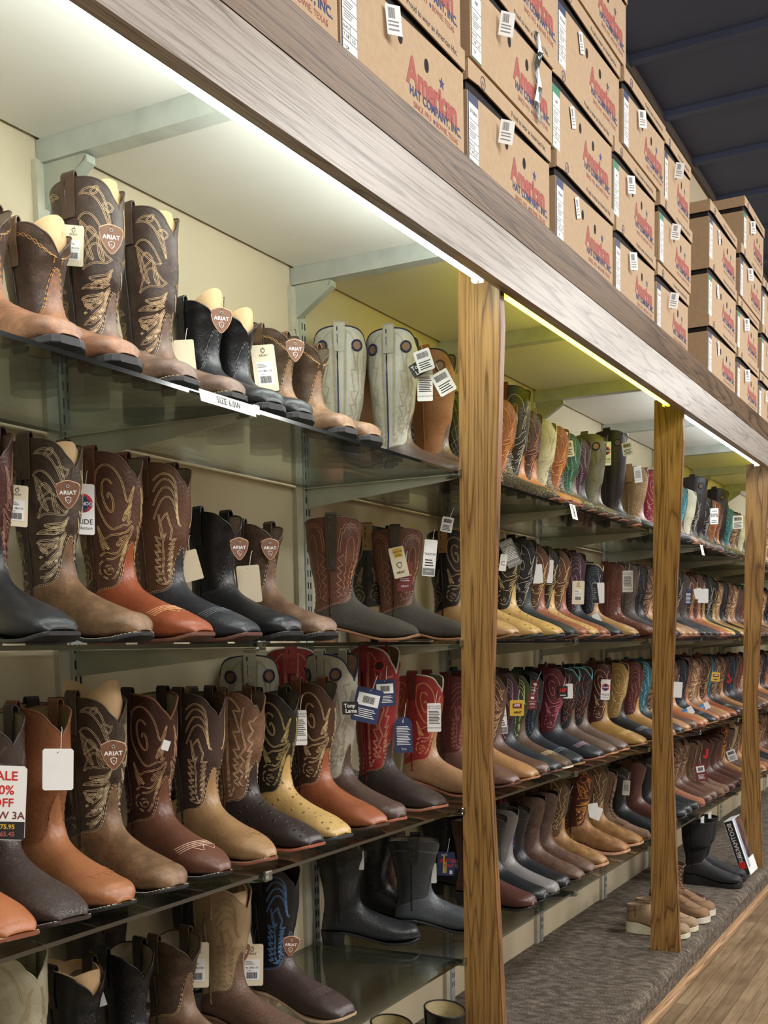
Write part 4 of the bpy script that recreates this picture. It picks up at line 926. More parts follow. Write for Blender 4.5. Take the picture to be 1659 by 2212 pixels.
st('edge_black', 'black footed boot with oxblood shaft', H=.31, toe='s', sh=(82, 44, 40), ft=(44, 44, 48), so=(44, 42, 44), pat='scroll', st=(150, 110, 90), li=(150, 120, 96))
st('bw_tall', 'tall black boot with white scrolls', H=.37, toe='s', sh=(46, 42, 40), ft=(196, 122, 74), so=(90, 60, 50), pat='scroll', st=(180, 172, 156), pull=(130, 70, 40), li=(206, 196, 140))
PROTO = {}
def boot(style, loc, phi=0.0, lab=None, group=None, hi=True, tilt=0.0):
    """phi: degrees the toe turns from straight out of the shelf towards the far end"""
    key = (style, hi)
    if key not in PROTO: PROTO[key] = [None, None]
    if PROTO[key][0] is None:
        r, b = make_boot(S[style], hi); PROTO[key] = [r, b]
    else: r = copy_tree(PROTO[key][0])
    b = PROTO[key][1]
    a = -PI / 2 + math.radians(phi)
    # loc is the toe tip; the root sits at the heel
    L = b.T[-1][0] + .003
    r.location = (loc[0] - math.cos(a) * L, loc[1] - math.sin(a) * L, loc[2] + .0003); r.rotation_euler = (0, tilt, a)
    tag(r, lab or S[style]['desc'], 'boot', group)
    return r

BOOTS = [
    ('roper_tan', 0, 1.216, 1.12, -6.5, 'F', 'first', 'near bay'),
    ('roper_tan', 0, 1.336, 1.12, -7.0, 'F', 'second', 'near bay'),
    ('swirl_dark', 0, 1.481, 1.12, -1.0, 'F', 'third', 'near bay'),
    ('swirl_dark', 0, 1.61, 1.12, -4.5, 'F', 'fourth', 'near bay'),
    ('black_roper', 0, 1.722, 1.12, -12.0, 'F', 'fifth', 'near bay'),
    ('black_roper', 0, 1.819, 1.12, -12.0, 'F', 'sixth', 'near bay'),
    ('brown_roper', 0, 1.986, 1.12, -8.1, 'F', 'seventh', 'near bay'),
    ('brown_roper', 0, 2.088, 1.12, -12.0, 'F', 'eighth', 'near bay'),
    ('buck_white', 0, 2.65, 1.15, 13.5, 'F', 'ninth', 'near bay'),
    ('cognac', 0, 2.767, 1.12, -3.0, 'F', 'tenth', 'near bay'),
    ('orange_orn', 0, 3.205, 1.12, -3.0, 'F', 'first', 'second bay'),
    ('bw_tall', 0, 3.312, 1.12, -3.0, 'F', 'second', 'second bay'),
    ('brown_orn', 0, 3.417, 1.12, -3.0, 'F', 'third', 'second bay'),
    ('cream', 0, 3.553, 1.12, -3.0, 'F', 'fourth', 'second bay'),
    ('orange_orn', 0, 3.675, 1.12, -3.0, 'F', 'fifth', 'second bay'),
    ('green_teal', 0, 3.801, 1.12, -3.0, 'F', 'sixth', 'second bay'),
    ('purple', 0, 3.903, 1.12, -3.0, 'F', 'seventh', 'second bay'),
    ('grey_buck', 0, 4.085, 1.12, -3.0, 'F', 'eighth', 'second bay'),
    ('black_tall', 0, 4.353, 1.12, -3.0, 'F', 'ninth', 'second bay'),
    ('snake', 0, 4.661, 1.12, -3.0, 'F', 'tenth', 'second bay'),
    ('red_orn', 0, 4.895, 1.12, -3.0, 'F', 'eleventh', 'second bay'),
    ('tan_all', 0, 5.015, 1.123, -2.0, 'F', 'first', 'third bay'),
    ('brown_all', 0, 5.15, 1.124, -4.5, 'F', 'second', 'third bay'),
    ('cream', 0, 5.266, 1.127, -2.9, 'F', 'third', 'third bay'),
    ('teal', 0, 5.399, 1.13, -1.2, 'F', 'fourth', 'third bay'),
    ('cream', 0, 5.539, 1.122, 0.1, 'F', 'fifth', 'third bay'),
    ('black_white', 0, 5.653, 1.124, 1.9, 'F', 'sixth', 'third bay'),
    ('black_tall', 0, 5.788, 1.126, 0.4, 'F', 'seventh', 'third bay'),
    ('black_white', 0, 5.907, 1.126, -0.3, 'F', 'eighth', 'third bay'),
    ('orange_orn', 0, 6.04, 1.114, 1.9, 'F', 'ninth', 'third bay'),
    ('brown_orn', 0, 6.171, 1.126, 2.0, 'F', 'tenth', 'third bay'),
    ('black_tall', 0, 6.304, 1.129, -1.8, 'F', 'eleventh', 'third bay'),
    ('teal', 0, 6.434, 1.121, 2.5, 'F', 'twelfth', 'third bay'),
    ('brown_all', 0, 6.564, 1.116, -3.9, 'F', 'thirteenth', 'third bay'),
    ('black_white', 0, 6.678, 1.129, -1.5, 'F', 'fourteenth', 'third bay'),
    ('cream', 0, 6.814, 1.119, -0.9, 'F', 'fifteenth', 'third bay'),
    ('green_teal', 0, 6.938, 1.12, -0.3, 'F', 'sixteenth', 'third bay'),
    ('red_orn', 0, 7.07, 1.128, 0.5, 'F', 'seventeenth', 'third bay'),
    ('tan_all', 0, 7.205, 1.128, 2.9, 'F', 'first', 'far bay'),
    ('black_white', 0, 7.327, 1.117, 1.9, 'F', 'second', 'far bay'),
    ('brown_orn', 0, 7.461, 1.128, -0.4, 'F', 'third', 'far bay'),
    ('tan_all', 0, 7.584, 1.117, 1.7, 'F', 'fourth', 'far bay'),
    ('brown_all', 0, 7.709, 1.119, -4.5, 'F', 'fifth', 'far bay'),
    ('cream', 0, 7.843, 1.13, -4.3, 'F', 'sixth', 'far bay'),
    ('teal', 0, 7.97, 1.121, -3.8, 'F', 'seventh', 'far bay'),
    ('cream', 0, 8.088, 1.126, 2.0, 'F', 'eighth', 'far bay'),
    ('buck_white', 0, 2.611, 1.27, 28.0, 'R', 'first', 'near bay'),
    ('cognac', 0, 2.738, 1.29, 28.0, 'R', 'second', 'near bay'),
    ('black_quilt', 0, 3.016, 1.29, 28.0, 'R', 'third', 'near bay'),
    ('black_quilt', 0, 3.278, 1.28, 20.0, 'R', 'fourth', 'near bay'),
    ('tan_all', 0, 4.642, 1.425, 76.0, 'R', 'first', 'second bay'),
    ('green_teal', 0, 5.575, 1.425, 76.0, 'R', 'second', 'second bay'),
    ('green_teal', 0, 5.825, 1.425, 76.0, 'R', 'first', 'third bay'),
    ('black_white', 0, 6.125, 1.425, 76.0, 'R', 'second', 'third bay'),
    ('brown_all', 0, 6.425, 1.425, 76.0, 'R', 'third', 'third bay'),
    ('cream', 0, 6.725, 1.425, 76.0, 'R', 'fourth', 'third bay'),
    ('black_white', 0, 7.025, 1.425, 76.0, 'R', 'fifth', 'third bay'),
    ('black_tall', 0, 7.325, 1.425, 76.0, 'R', 'sixth', 'third bay'),
    ('black_white', 0, 7.625, 1.425, 76.0, 'R', 'seventh', 'third bay'),
    ('red_orn', 0, 7.925, 1.425, 76.0, 'R', 'eighth', 'third bay'),
    ('edge_black', 1, 1.177, 1.12, -12.0, 'F', 'first', 'near bay'),
    ('ariat_brown', 1, 1.35, 1.12, -3.5, 'F', 'second', 'near bay'),
    ('orange', 1, 1.498, 1.12, -2.0, 'F', 'third', 'near bay'),
    ('brown_black', 1, 1.637, 1.12, 0.0, 'F', 'fourth', 'near bay'),
    ('black_plain', 1, 1.767, 1.12, -7.0, 'F', 'fifth', 'near bay'),
    ('brown_short', 1, 1.891, 1.12, -12.0, 'F', 'sixth', 'near bay'),
    ('olive', 1, 2.421, 1.19, 22.0, 'F', 'seventh', 'near bay'),
    ('olive', 1, 2.744, 1.19, 21.2, 'F', 'eighth', 'near bay'),
    ('black_tan', 1, 2.87, 1.12, -3.0, 'F', 'ninth', 'near bay'),
    ('ostrich_yellow', 1, 3.048, 1.12, -3.0, 'F', 'first', 'second bay'),
    ('ostrich_yellow', 1, 3.234, 1.12, -3.0, 'F', 'second', 'second bay'),
    ('black_white', 1, 3.364, 1.12, -3.0, 'F', 'third', 'second bay'),
    ('brown_ostrich', 1, 3.484, 1.12, -3.0, 'F', 'fourth', 'second bay'),
    ('ostrich_yellow', 1, 3.58, 1.12, -3.0, 'F', 'fifth', 'second bay'),
    ('brown_ostrich', 1, 3.695, 1.12, -3.0, 'F', 'sixth', 'second bay'),
    ('purple', 1, 3.853, 1.12, -3.0, 'F', 'seventh', 'second bay'),
    ('navy', 1, 4.054, 1.12, -3.0, 'F', 'eighth', 'second bay'),
    ('croc', 1, 4.339, 1.12, -3.0, 'F', 'ninth', 'second bay'),
    ('bison_dark', 1, 4.54, 1.12, -3.0, 'F', 'tenth', 'second bay'),
    ('black_feather', 1, 4.668, 1.12, -3.0, 'F', 'eleventh', 'second bay'),
    ('brown_tan', 1, 4.794, 1.12, -3.0, 'F', 'twelfth', 'second bay'),
    ('tan_all', 1, 4.919, 1.12, -3.0, 'F', 'thirteenth', 'second bay'),
    ('tan_all', 1, 5.035, 1.124, -4.6, 'F', 'first', 'third bay'),
    ('black_feather', 1, 5.177, 1.119, 2.0, 'F', 'second', 'third bay'),
    ('black_white', 1, 5.31, 1.122, 3.0, 'F', 'third', 'third bay'),
    ('bison_dark', 1, 5.424, 1.115, -0.2, 'F', 'fourth', 'third bay'),
    ('brown_ostrich', 1, 5.547, 1.117, -1.7, 'F', 'fifth', 'third bay'),
    ('brown_orn', 1, 5.687, 1.116, -4.7, 'F', 'sixth', 'third bay'),
    ('ostrich_yellow', 1, 5.82, 1.119, 2.7, 'F', 'seventh', 'third bay'),
    ('black_white', 1, 5.948, 1.12, -1.3, 'F', 'eighth', 'third bay'),
    ('ostrich_yellow', 1, 6.069, 1.124, -0.2, 'F', 'ninth', 'third bay'),
    ('tan_all', 1, 6.197, 1.124, 2.5, 'F', 'tenth', 'third bay'),
    ('black_feather', 1, 6.324, 1.121, 0.8, 'F', 'eleventh', 'third bay'),
    ('brown_tan', 1, 6.447, 1.119, 2.8, 'F', 'twelfth', 'third bay'),
    ('tan_all', 1, 6.581, 1.123, -4.9, 'F', 'thirteenth', 'third bay'),
    ('bison_dark', 1, 6.707, 1.123, -4.8, 'F', 'fourteenth', 'third bay'),
    ('croc', 1, 6.839, 1.124, -4.5, 'F', 'fifteenth', 'third bay'),
    ('green_teal', 1, 6.967, 1.121, 0.4, 'F', 'sixteenth', 'third bay'),
    ('orange_plain', 1, 7.089, 1.125, 0.9, 'F', 'seventeenth', 'third bay'),
    ('grey_roper', 1, 7.211, 1.115, 0.4, 'F', 'first', 'far bay'),
    ('navy', 1, 7.358, 1.118, -1.3, 'F', 'second', 'far bay'),
    ('tan_all', 1, 7.478, 1.119, -2.1, 'F', 'third', 'far bay'),
    ('black_feather', 1, 7.601, 1.12, -0.2, 'F', 'fourth', 'far bay'),
    ('black_white', 1, 7.728, 1.12, 1.2, 'F', 'fifth', 'far bay'),
    ('bison_dark', 1, 7.851, 1.123, 0.9, 'F', 'sixth', 'far bay'),
    ('brown_ostrich', 1, 7.984, 1.118, 1.4, 'F', 'seventh', 'far bay'),
    ('black_tan', 1, 2.756, 1.28, 25.0, 'R', 'first', 'near bay'),
    ('black_feather', 1, 2.949, 1.425, 76.0, 'R', 'second', 'near bay'),
    ('black_feather', 1, 3.456, 1.425, 76.0, 'R', 'third', 'near bay'),
    ('brown_tan', 1, 4.625, 1.425, 76.0, 'R', 'first', 'second bay'),
    ('black_feather', 1, 4.892, 1.425, 76.0, 'R', 'second', 'second bay'),
    ('black_deep', 1, 5.496, 1.425, 76.0, 'R', 'third', 'second bay'),
    ('green_teal', 1, 5.746, 1.425, 76.0, 'R', 'fourth', 'second bay'),
    ('navy', 1, 6.046, 1.425, 76.0, 'R', 'first', 'third bay'),
    ('black_white', 1, 6.346, 1.425, 76.0, 'R', 'second', 'third bay'),
    ('brown_orn', 1, 6.646, 1.425, 76.0, 'R', 'third', 'third bay'),
    ('ostrich_yellow', 1, 6.946, 1.425, 76.0, 'R', 'fourth', 'third bay'),
    ('brown_tan', 1, 7.246, 1.425, 76.0, 'R', 'fifth', 'third bay'),
    ('croc', 1, 7.546, 1.425, 76.0, 'R', 'sixth', 'third bay'),
    ('grey_roper', 1, 7.846, 1.425, 76.0, 'R', 'seventh', 'third bay'),
    ('orange_plain', 2, 1.074, 1.12, -10.1, 'F', 'first', 'near bay'),
    ('bison_dark', 2, 1.173, 1.12, -12.0, 'F', 'second', 'near bay'),
    ('tan_smooth', 2, 1.281, 1.12, -9.0, 'F', 'third', 'near bay'),
    ('ariat_brown', 2, 1.407, 1.12, -10.0, 'F', 'fourth', 'near bay'),
    ('redbrown', 2, 1.534, 1.12, -12.0, 'F', 'fifth', 'near bay'),
    ('tan_feather', 2, 1.674, 1.12, -12.0, 'F', 'sixth', 'near bay'),
    ('ostrich_black', 2, 1.827, 1.12, -6.7, 'F', 'seventh', 'near bay'),
    ('ostrich_yellow', 2, 1.93, 1.12, -12.0, 'F', 'eighth', 'near bay'),
    ('cognac_vamp', 2, 2.086, 1.12, -12.0, 'F', 'ninth', 'near bay'),
    ('buck_white', 2, 2.183, 1.12, -12.0, 'F', 'tenth', 'near bay'),
    ('red_buck', 2, 2.386, 1.12, -12.0, 'F', 'eleventh', 'near bay'),
    ('red_tan', 2, 2.668, 1.12, -3.0, 'F', 'twelfth', 'near bay'),
    ('burg_brown', 2, 2.868, 1.12, -3.0, 'F', 'thirteenth', 'near bay'),
    ('brown_tan', 2, 3.019, 1.12, -3.0, 'F', 'first', 'second bay'),
    ('brown_all', 2, 3.116, 1.12, -3.0, 'F', 'second', 'second bay'),
    ('purple', 2, 3.212, 1.12, -3.0, 'F', 'third', 'second bay'),
    ('camo', 2, 3.309, 1.12, -3.0, 'F', 'fourth', 'second bay'),
    ('black_deep', 2, 3.426, 1.12, -3.0, 'F', 'fifth', 'second bay'),
    ('burgundy', 2, 3.638, 1.12, -3.0, 'F', 'sixth', 'second bay'),
    ('turq_trim', 2, 3.788, 1.12, -3.0, 'F', 'seventh', 'second bay'),
    ('turq_trim', 2, 3.928, 1.12, -3.0, 'F', 'eighth', 'second bay'),
    ('maroon_yel', 2, 4.172, 1.12, -3.0, 'F', 'ninth', 'second bay'),
    ('yellow_orn', 2, 4.392, 1.12, -3.0, 'F', 'tenth', 'second bay'),
    ('maroon_tan', 2, 4.606, 1.12, -3.0, 'F', 'eleventh', 'second bay'),
    ('teal_black', 2, 4.745, 1.12, -3.0, 'F', 'twelfth', 'second bay'),
    ('brown_tan', 2, 4.876, 1.12, -3.0, 'F', 'thirteenth', 'second bay'),
    ('brown_all', 2, 4.996, 1.117, -1.5, 'F', 'fourteenth', 'second bay'),
    ('orange_plain', 2, 5.133, 1.116, -2.4, 'F', 'first', 'third bay'),
    ('brown_tan', 2, 5.254, 1.127, -1.5, 'F', 'second', 'third bay'),
    ('black_deep', 2, 5.392, 1.117, -2.3, 'F', 'third', 'third bay'),
    ('brown_orn', 2, 5.516, 1.128, -1.4, 'F', 'fourth', 'third bay'),
    ('tan_all', 2, 5.636, 1.116, -0.8, 'F', 'fifth', 'third bay'),
    ('brown_tan', 2, 5.763, 1.127, 1.7, 'F', 'sixth', 'third bay'),
    ('cognac_vamp', 2, 5.891, 1.118, 1.5, 'F', 'seventh', 'third bay'),
    ('teal_black', 2, 6.028, 1.127, -2.2, 'F', 'eighth', 'third bay'),
    ('brown_all', 2, 6.146, 1.119, 1.4, 'F', 'ninth', 'third bay'),
    ('brown_tan', 2, 6.277, 1.12, -1.7, 'F', 'tenth', 'third bay'),
    ('dark_plain', 2, 6.408, 1.121, 2.4, 'F', 'eleventh', 'third bay'),
    ('black_deep', 2, 6.53, 1.114, 2.5, 'F', 'twelfth', 'third bay'),
    ('bison_dark', 2, 6.673, 1.13, -1.5, 'F', 'thirteenth', 'third bay'),
    ('burg_brown', 2, 6.802, 1.129, -3.2, 'F', 'fourteenth', 'third bay'),
    ('tan_all', 2, 6.926, 1.127, 0.3, 'F', 'fifteenth', 'third bay'),
    ('turq_trim', 2, 7.05, 1.119, -2.3, 'F', 'sixteenth', 'third bay'),
    ('brown_all', 2, 7.172, 1.115, -0.3, 'F', 'first', 'far bay'),
    ('orange_plain', 2, 7.301, 1.127, -4.6, 'F', 'second', 'far bay'),
    ('brown_tan', 2, 7.441, 1.125, 2.4, 'F', 'third', 'far bay'),
    ('black_deep', 2, 7.569, 1.128, -0.4, 'F', 'fourth', 'far bay'),
    ('brown_orn', 2, 7.68, 1.126, -3.6, 'F', 'fifth', 'far bay'),
    ('tan_all', 2, 7.813, 1.125, -0.8, 'F', 'sixth', 'far bay'),
    ('brown_tan', 2, 7.944, 1.129, -0.1, 'F', 'seventh', 'far bay'),
    ('cognac_vamp', 2, 8.07, 1.118, 1.9, 'F', 'eighth', 'far bay'),
    ('dark_plain', 2, 1.683, 1.425, 76.0, 'R', 'first', 'near bay'),
    ('black_tan', 2, 1.963, 1.29, 30.0, 'R', 'second', 'near bay'),
    ('dark_plain', 2, 2.147, 1.425, 76.0, 'R', 'third', 'near bay'),
    ('buck_white', 2, 2.225, 1.3, 36.0, 'R', 'fourth', 'near bay'),
    ('red_buck', 2, 2.398, 1.3, 34.0, 'R', 'fifth', 'near bay'),
    ('cream', 2, 2.644, 1.425, 76.0, 'R', 'sixth', 'near bay'),
    ('teal', 2, 3.498, 1.425, 76.0, 'R', 'seventh', 'near bay'),
    ('dark_plain', 2, 3.871, 1.425, 76.0, 'R', 'first', 'second bay'),
    ('cream', 2, 4.369, 1.425, 76.0, 'R', 'second', 'second bay'),
    ('brown_orn', 2, 4.927, 1.425, 76.0, 'R', 'third', 'second bay'),
    ('teal', 2, 5.448, 1.425, 76.0, 'R', 'fourth', 'second bay'),
    ('tan_all', 2, 5.698, 1.425, 76.0, 'R', 'fifth', 'second bay'),
    ('orange_plain', 2, 5.998, 1.425, 76.0, 'R', 'first', 'third bay'),
    ('brown_orn', 2, 6.298, 1.425, 76.0, 'R', 'second', 'third bay'),
    ('cognac_vamp', 2, 6.598, 1.425, 76.0, 'R', 'third', 'third bay'),
    ('brown_tan', 2, 6.898, 1.425, 76.0, 'R', 'fourth', 'third bay'),
    ('bison_dark', 2, 7.198, 1.425, 76.0, 'R', 'fifth', 'third bay'),
    ('turq_trim', 2, 7.498, 1.425, 76.0, 'R', 'sixth', 'third bay'),
    ('brown_tan', 2, 7.798, 1.425, 76.0, 'R', 'seventh', 'third bay'),
    ('cream', 3, 1.198, 1.12, -11.5, 'F', 'first', 'near bay'),
    ('black_plain', 3, 1.334, 1.12, -8.5, 'F', 'second', 'near bay'),
    ('black_plain', 3, 1.453, 1.12, -10.0, 'F', 'third', 'near bay'),
    ('brown_short', 3, 1.594, 1.12, -8.0, 'F', 'fourth', 'near bay'),
    ('beige', 3, 1.763, 1.12, -6.0, 'F', 'fifth', 'near bay'),
    ('black_blue', 3, 1.934, 1.12, -7.5, 'F', 'sixth', 'near bay'),
    ('mahog_roper', 3, 3.006, 1.12, -3.0, 'F', 'first', 'second bay'),
    ('black_roper2', 3, 3.103, 1.12, -3.0, 'F', 'second', 'second bay'),
    ('grey_pale', 3, 3.199, 1.12, -3.0, 'F', 'third', 'second bay'),
    ('black_roper2', 3, 3.297, 1.12, -3.0, 'F', 'fourth', 'second bay'),
    ('plain_brown', 3, 3.434, 1.12, -3.0, 'F', 'fifth', 'second bay'),
    ('plain_brown', 3, 3.554, 1.12, -3.0, 'F', 'sixth', 'second bay'),
    ('work_sq', 3, 3.681, 1.12, -3.0, 'F', 'seventh', 'second bay'),
    ('work_flame', 3, 3.943, 1.12, -3.0, 'F', 'eighth', 'second bay'),
    ('work_sq', 3, 4.122, 1.12, -3.0, 'F', 'ninth', 'second bay'),
    ('lacer', 3, 4.238, 1.12, -3.0, 'F', 'tenth', 'second bay'),
    ('black_work', 3, 4.428, 1.12, -3.0, 'F', 'eleventh', 'second bay'),
    ('mahog_work', 3, 4.661, 1.12, -3.0, 'F', 'twelfth', 'second bay'),
    ('black_work', 3, 4.84, 1.12, -3.0, 'F', 'thirteenth', 'second bay'),
    ('black_work', 3, 4.964, 1.127, -2.2, 'F', 'fourteenth', 'second bay'),
    ('black_work', 3, 5.087, 1.123, 1.5, 'F', 'first', 'third bay'),
    ('tan_roper', 3, 5.214, 1.127, 2.4, 'F', 'second', 'third bay'),
    ('brown_all', 3, 5.355, 1.127, -4.9, 'F', 'third', 'third bay'),
    ('brown_all', 3, 5.479, 1.128, -4.6, 'F', 'fourth', 'third bay'),
    ('lacer', 3, 5.6, 1.118, -0.8, 'F', 'fifth', 'third bay'),
    ('lacer', 3, 5.731, 1.122, 1.2, 'F', 'sixth', 'third bay'),
    ('mahog_work', 3, 5.851, 1.115, -4.0, 'F', 'seventh', 'third bay'),
    ('mahog_roper', 3, 5.981, 1.115, 2.8, 'F', 'eighth', 'third bay'),
    ('mahog_roper', 3, 6.124, 1.115, -1.0, 'F', 'ninth', 'third bay'),
    ('mahog_work', 3, 6.241, 1.119, -2.2, 'F', 'tenth', 'third bay'),
    ('work_flame', 3, 6.376, 1.123, -2.1, 'F', 'eleventh', 'third bay'),
    ('plain_brown', 3, 6.495, 1.119, -4.0, 'F', 'twelfth', 'third bay'),
    ('beige', 3, 6.63, 1.125, -2.0, 'F', 'thirteenth', 'third bay'),
    ('work_sq', 3, 6.748, 1.117, -2.0, 'F', 'fourteenth', 'third bay'),
    ('tan_roper', 3, 6.887, 1.127, -2.0, 'F', 'fifteenth', 'third bay'),
    ('plain_brown', 3, 7.019, 1.124, -1.5, 'F', 'sixteenth', 'third bay'),
    ('black_work', 3, 7.138, 1.122, 0.6, 'F', 'seventeenth', 'third bay'),
    ('black_work', 3, 7.267, 1.125, -1.3, 'F', 'first', 'far bay'),
    ('tan_roper', 3, 7.392, 1.123, 0.6, 'F', 'second', 'far bay'),
    ('brown_all', 3, 7.516, 1.121, -1.6, 'F', 'third', 'far bay'),
    ('brown_all', 3, 7.66, 1.129, -2.0, 'F', 'fourth', 'far bay'),
    ('lacer', 3, 7.789, 1.127, -2.9, 'F', 'fifth', 'far bay'),
    ('lacer', 3, 7.908, 1.116, 1.5, 'F', 'sixth', 'far bay'),
    ('mahog_work', 3, 8.04, 1.128, 1.3, 'F', 'seventh', 'far bay'),
    ('dark_plain', 3, 1.79, 1.425, 76.0, 'R', 'first', 'near bay'),
    ('black_feather', 3, 2.103, 1.425, 76.0, 'R', 'second', 'near bay'),
    ('black_roper2', 3, 2.566, 1.27, 28.0, 'R', 'third', 'near bay'),
    ('black_roper2', 3, 2.781, 1.3, 26.0, 'R', 'fourth', 'near bay'),
    ('mahog_roper', 3, 2.837, 1.3, 22.0, 'R', 'fifth', 'near bay'),
    ('grey_roper', 3, 2.741, 1.15, 24.0, 'R', 'sixth', 'near bay'),
    ('black_roper2', 3, 3.187, 1.28, 20.0, 'R', 'seventh', 'near bay'),
    ('mahog_roper', 3, 3.361, 1.28, 16.0, 'R', 'eighth', 'near bay'),
    ('red_buck', 3, 3.648, 1.28, 12.0, 'R', 'first', 'second bay'),
    ('work_flame', 3, 4.476, 1.425, 76.0, 'R', 'second', 'second bay'),
    ('black_work', 3, 5.242, 1.425, 76.0, 'R', 'third', 'second bay'),
    ('tan_roper', 3, 5.492, 1.425, 76.0, 'R', 'fourth', 'second bay'),
    ('black_work', 3, 5.792, 1.425, 76.0, 'R', 'fifth', 'second bay'),
    ('brown_all', 3, 6.092, 1.425, 76.0, 'R', 'first', 'third bay'),
    ('mahog_work', 3, 6.392, 1.425, 76.0, 'R', 'second', 'third bay'),
    ('mahog_work', 3, 6.692, 1.425, 76.0, 'R', 'third', 'third bay'),
    ('beige', 3, 6.992, 1.425, 76.0, 'R', 'fourth', 'third bay'),
    ('plain_brown', 3, 7.292, 1.425, 76.0, 'R', 'fifth', 'third bay'),
    ('tan_roper', 3, 7.592, 1.425, 76.0, 'R', 'sixth', 'third bay'),
    ('lacer', 3, 7.892, 1.425, 76.0, 'R', 'seventh', 'third bay'),
]
SHN = ['top shelf', 'second shelf', 'third shelf', 'bottom shelf']
BOOTOBJ = {}
for st_, j, x, y, ph, fr, od, bay in BOOTS:
    row = 'from left' if fr == 'F' else 'in back row'
    o = boot(st_, (x, y, ZS[j]), ph, '%s, %s %s, %s, %s' % (S[st_]['desc'], od, row, SHN[j], bay), '%s, %s' % (SHN[j], bay), hi=(x < 2.95))
    BOOTOBJ[(j, fr, bay, od)] = (o, PROTO[(st_, x < 2.95)][1])

# ------------------------------------------------------------------ hang tags and cards
def hang_tag(kind, x, y, z, yw, ro, h, lab):
    W_ = {'shield': .82, 'ariatcard': .52, 'blank': .62, 'text': .48, 'price': .78, 'tony': 1.25, 'pride': .44, 'tek': .50, 'tekw': .36, 'maroon': .55, 'sale': .62, 'white': .72, 'navybar': .78, 'arch': .50, 'justin': 1.2,
          'splice': .72, 'cee': .42, 'grey': .50, 'blackw': .60, 'yellow': .90, 'aitchpee': .85, 'justinc': .55, 'black': .5, 'sixty': .5, 'navy': .42, 'blueband': 1.3, 'jay': .55, 'redbar': .62}[kind]
    w = h * W_; hh = h / 2
    base = {'shield': M_SHIELD, 'ariatcard': M_CREAM, 'blank': M_CREAM, 'tek': M_CREAM, 'tony': M_BLACK, 'pride': M_WHITE, 'maroon': M_MAROON, 'navybar': M_NAVY, 'arch': M_NAVY, 'navy': M_NAVY, 'splice': M_NAVY, 'grey': M_GREY,
            'yellow': M_YELLOW, 'aitchpee': M_BLACK, 'justinc': M_NAVY, 'black': M_BLACK, 'blueband': M_SKY, 'jay': M_REDP, 'redbar': M_MAROON, 'justin': M_BLACK}.get(kind, M_WHITE)
    if kind == 'shield':
        poly = smooth_line([(-.5 * w, .36 * h), (-.2 * w, .47 * h), (0, .5 * h), (.2 * w, .47 * h), (.5 * w, .36 * h), (.49 * w, .1 * h), (.36 * w, -.18 * h), (.14 * w, -.42 * h), (0, -.5 * h), (-.14 * w, -.42 * h), (-.36 * w, -.18 * h), (-.49 * w, .1 * h), (-.5 * w, .36 * h)], 3)[:-1]
    elif kind == 'arch': poly = [(-w / 2, -hh), (w / 2, -hh)] + [(w / 2 * math.cos(a), hh - w / 2 + w / 2 * math.sin(a)) for a in np.linspace(0, PI, 11)]
    elif kind == 'justin': poly = [(w / 2 * math.cos(a), hh * math.sin(a)) for a in np.linspace(0, 2 * PI, 20, endpoint=False)]
    elif kind == 'jay': poly = [(.1 * w, hh), (.5 * w, hh), (.5 * w, -.2 * h), (.3 * w, -.5 * h), (-.3 * w, -.5 * h), (-.5 * w, -.25 * h), (-.2 * w, -.15 * h), (-.05 * w, -.28 * h), (.1 * w, -.2 * h)]
    else:
        c = min(w, h) * .06; poly = [(-w / 2 + c, -hh), (w / 2 - c, -hh), (w / 2, -hh + c), (w / 2, hh - c), (w / 2 - c, hh), (-w / 2 + c, hh), (-w / 2, hh - c), (-w / 2, -hh + c)]
    th = .0022 if kind in ('shield', 'justin', 'jay') else .0009
    mb = MB(); mb.prism(poly, lambda p, q: (p[0], q, p[1]), 0, th)
    o = mb.obj({'shield': 'shield_tag', 'sale': 'sale_sign', 'blueband': 'size_band'}.get(kind, 'hang_tag'), base)
    if kind == 'jay': pass
    f = lambda a, b: (a, -.0004, b)
    f2 = lambda a, b: (a, -.0008, b)
    def T(name, mat, items, fn=f):
        t = MB()
        for it in items:
            if it[0] == 't': add_text(t, it[1], it[2] * h, lambda a, c: fn(a + it[3] * w, c + it[4] * h), offset=it[5] * h if len(it) > 5 else 0.0)
            elif it[0] == 'r': t.add([fn(it[1] * w, it[3] * h), fn(it[2] * w, it[3] * h), fn(it[2] * w, it[4] * h), fn(it[1] * w, it[4] * h)], [(0, 1, 2, 3)])
            elif it[0] == 'c':
                q = [fn(it[1] * w + it[3] * h * math.cos(a), it[2] * h + it[3] * h * math.sin(a)) for a in np.linspace(0, 2 * PI, 24, endpoint=False)]; t.add(q, [tuple(range(24))])
            elif it[0] == 'k':
                t.tube([(it[1] * w + it[3] * h * math.cos(a), -.0004, it[2] * h + it[3] * h * math.sin(a)) for a in np.linspace(0, 2 * PI, 21)], it[4] * h, 4, cap=False)
            elif it[0] == 'p': t.add([fn(a * w, c * h) for a, c in it[1]], [tuple(range(len(it[1])))])
        return t.obj(name, mat, o)
    def bars(x0, x1, z0, z1, n=12):
        rr = random.Random(5); out = []; xx = x0
        while xx < x1: ww = (x1 - x0) / n * rr.uniform(.25, .8); out.append(('r', xx, min(x1, xx + ww), z0, z1)); xx += ww + (x1 - x0) / n * .4
        return out
    def lines(x0, x1, z0, z1, n): return [('r', x0 + .02 * (i % 2), x1 - .06 * (i * 7 % 3), z0 + (z1 - z0) * i / n, z0 + (z1 - z0) * (i + .42) / n) for i in range(n)]
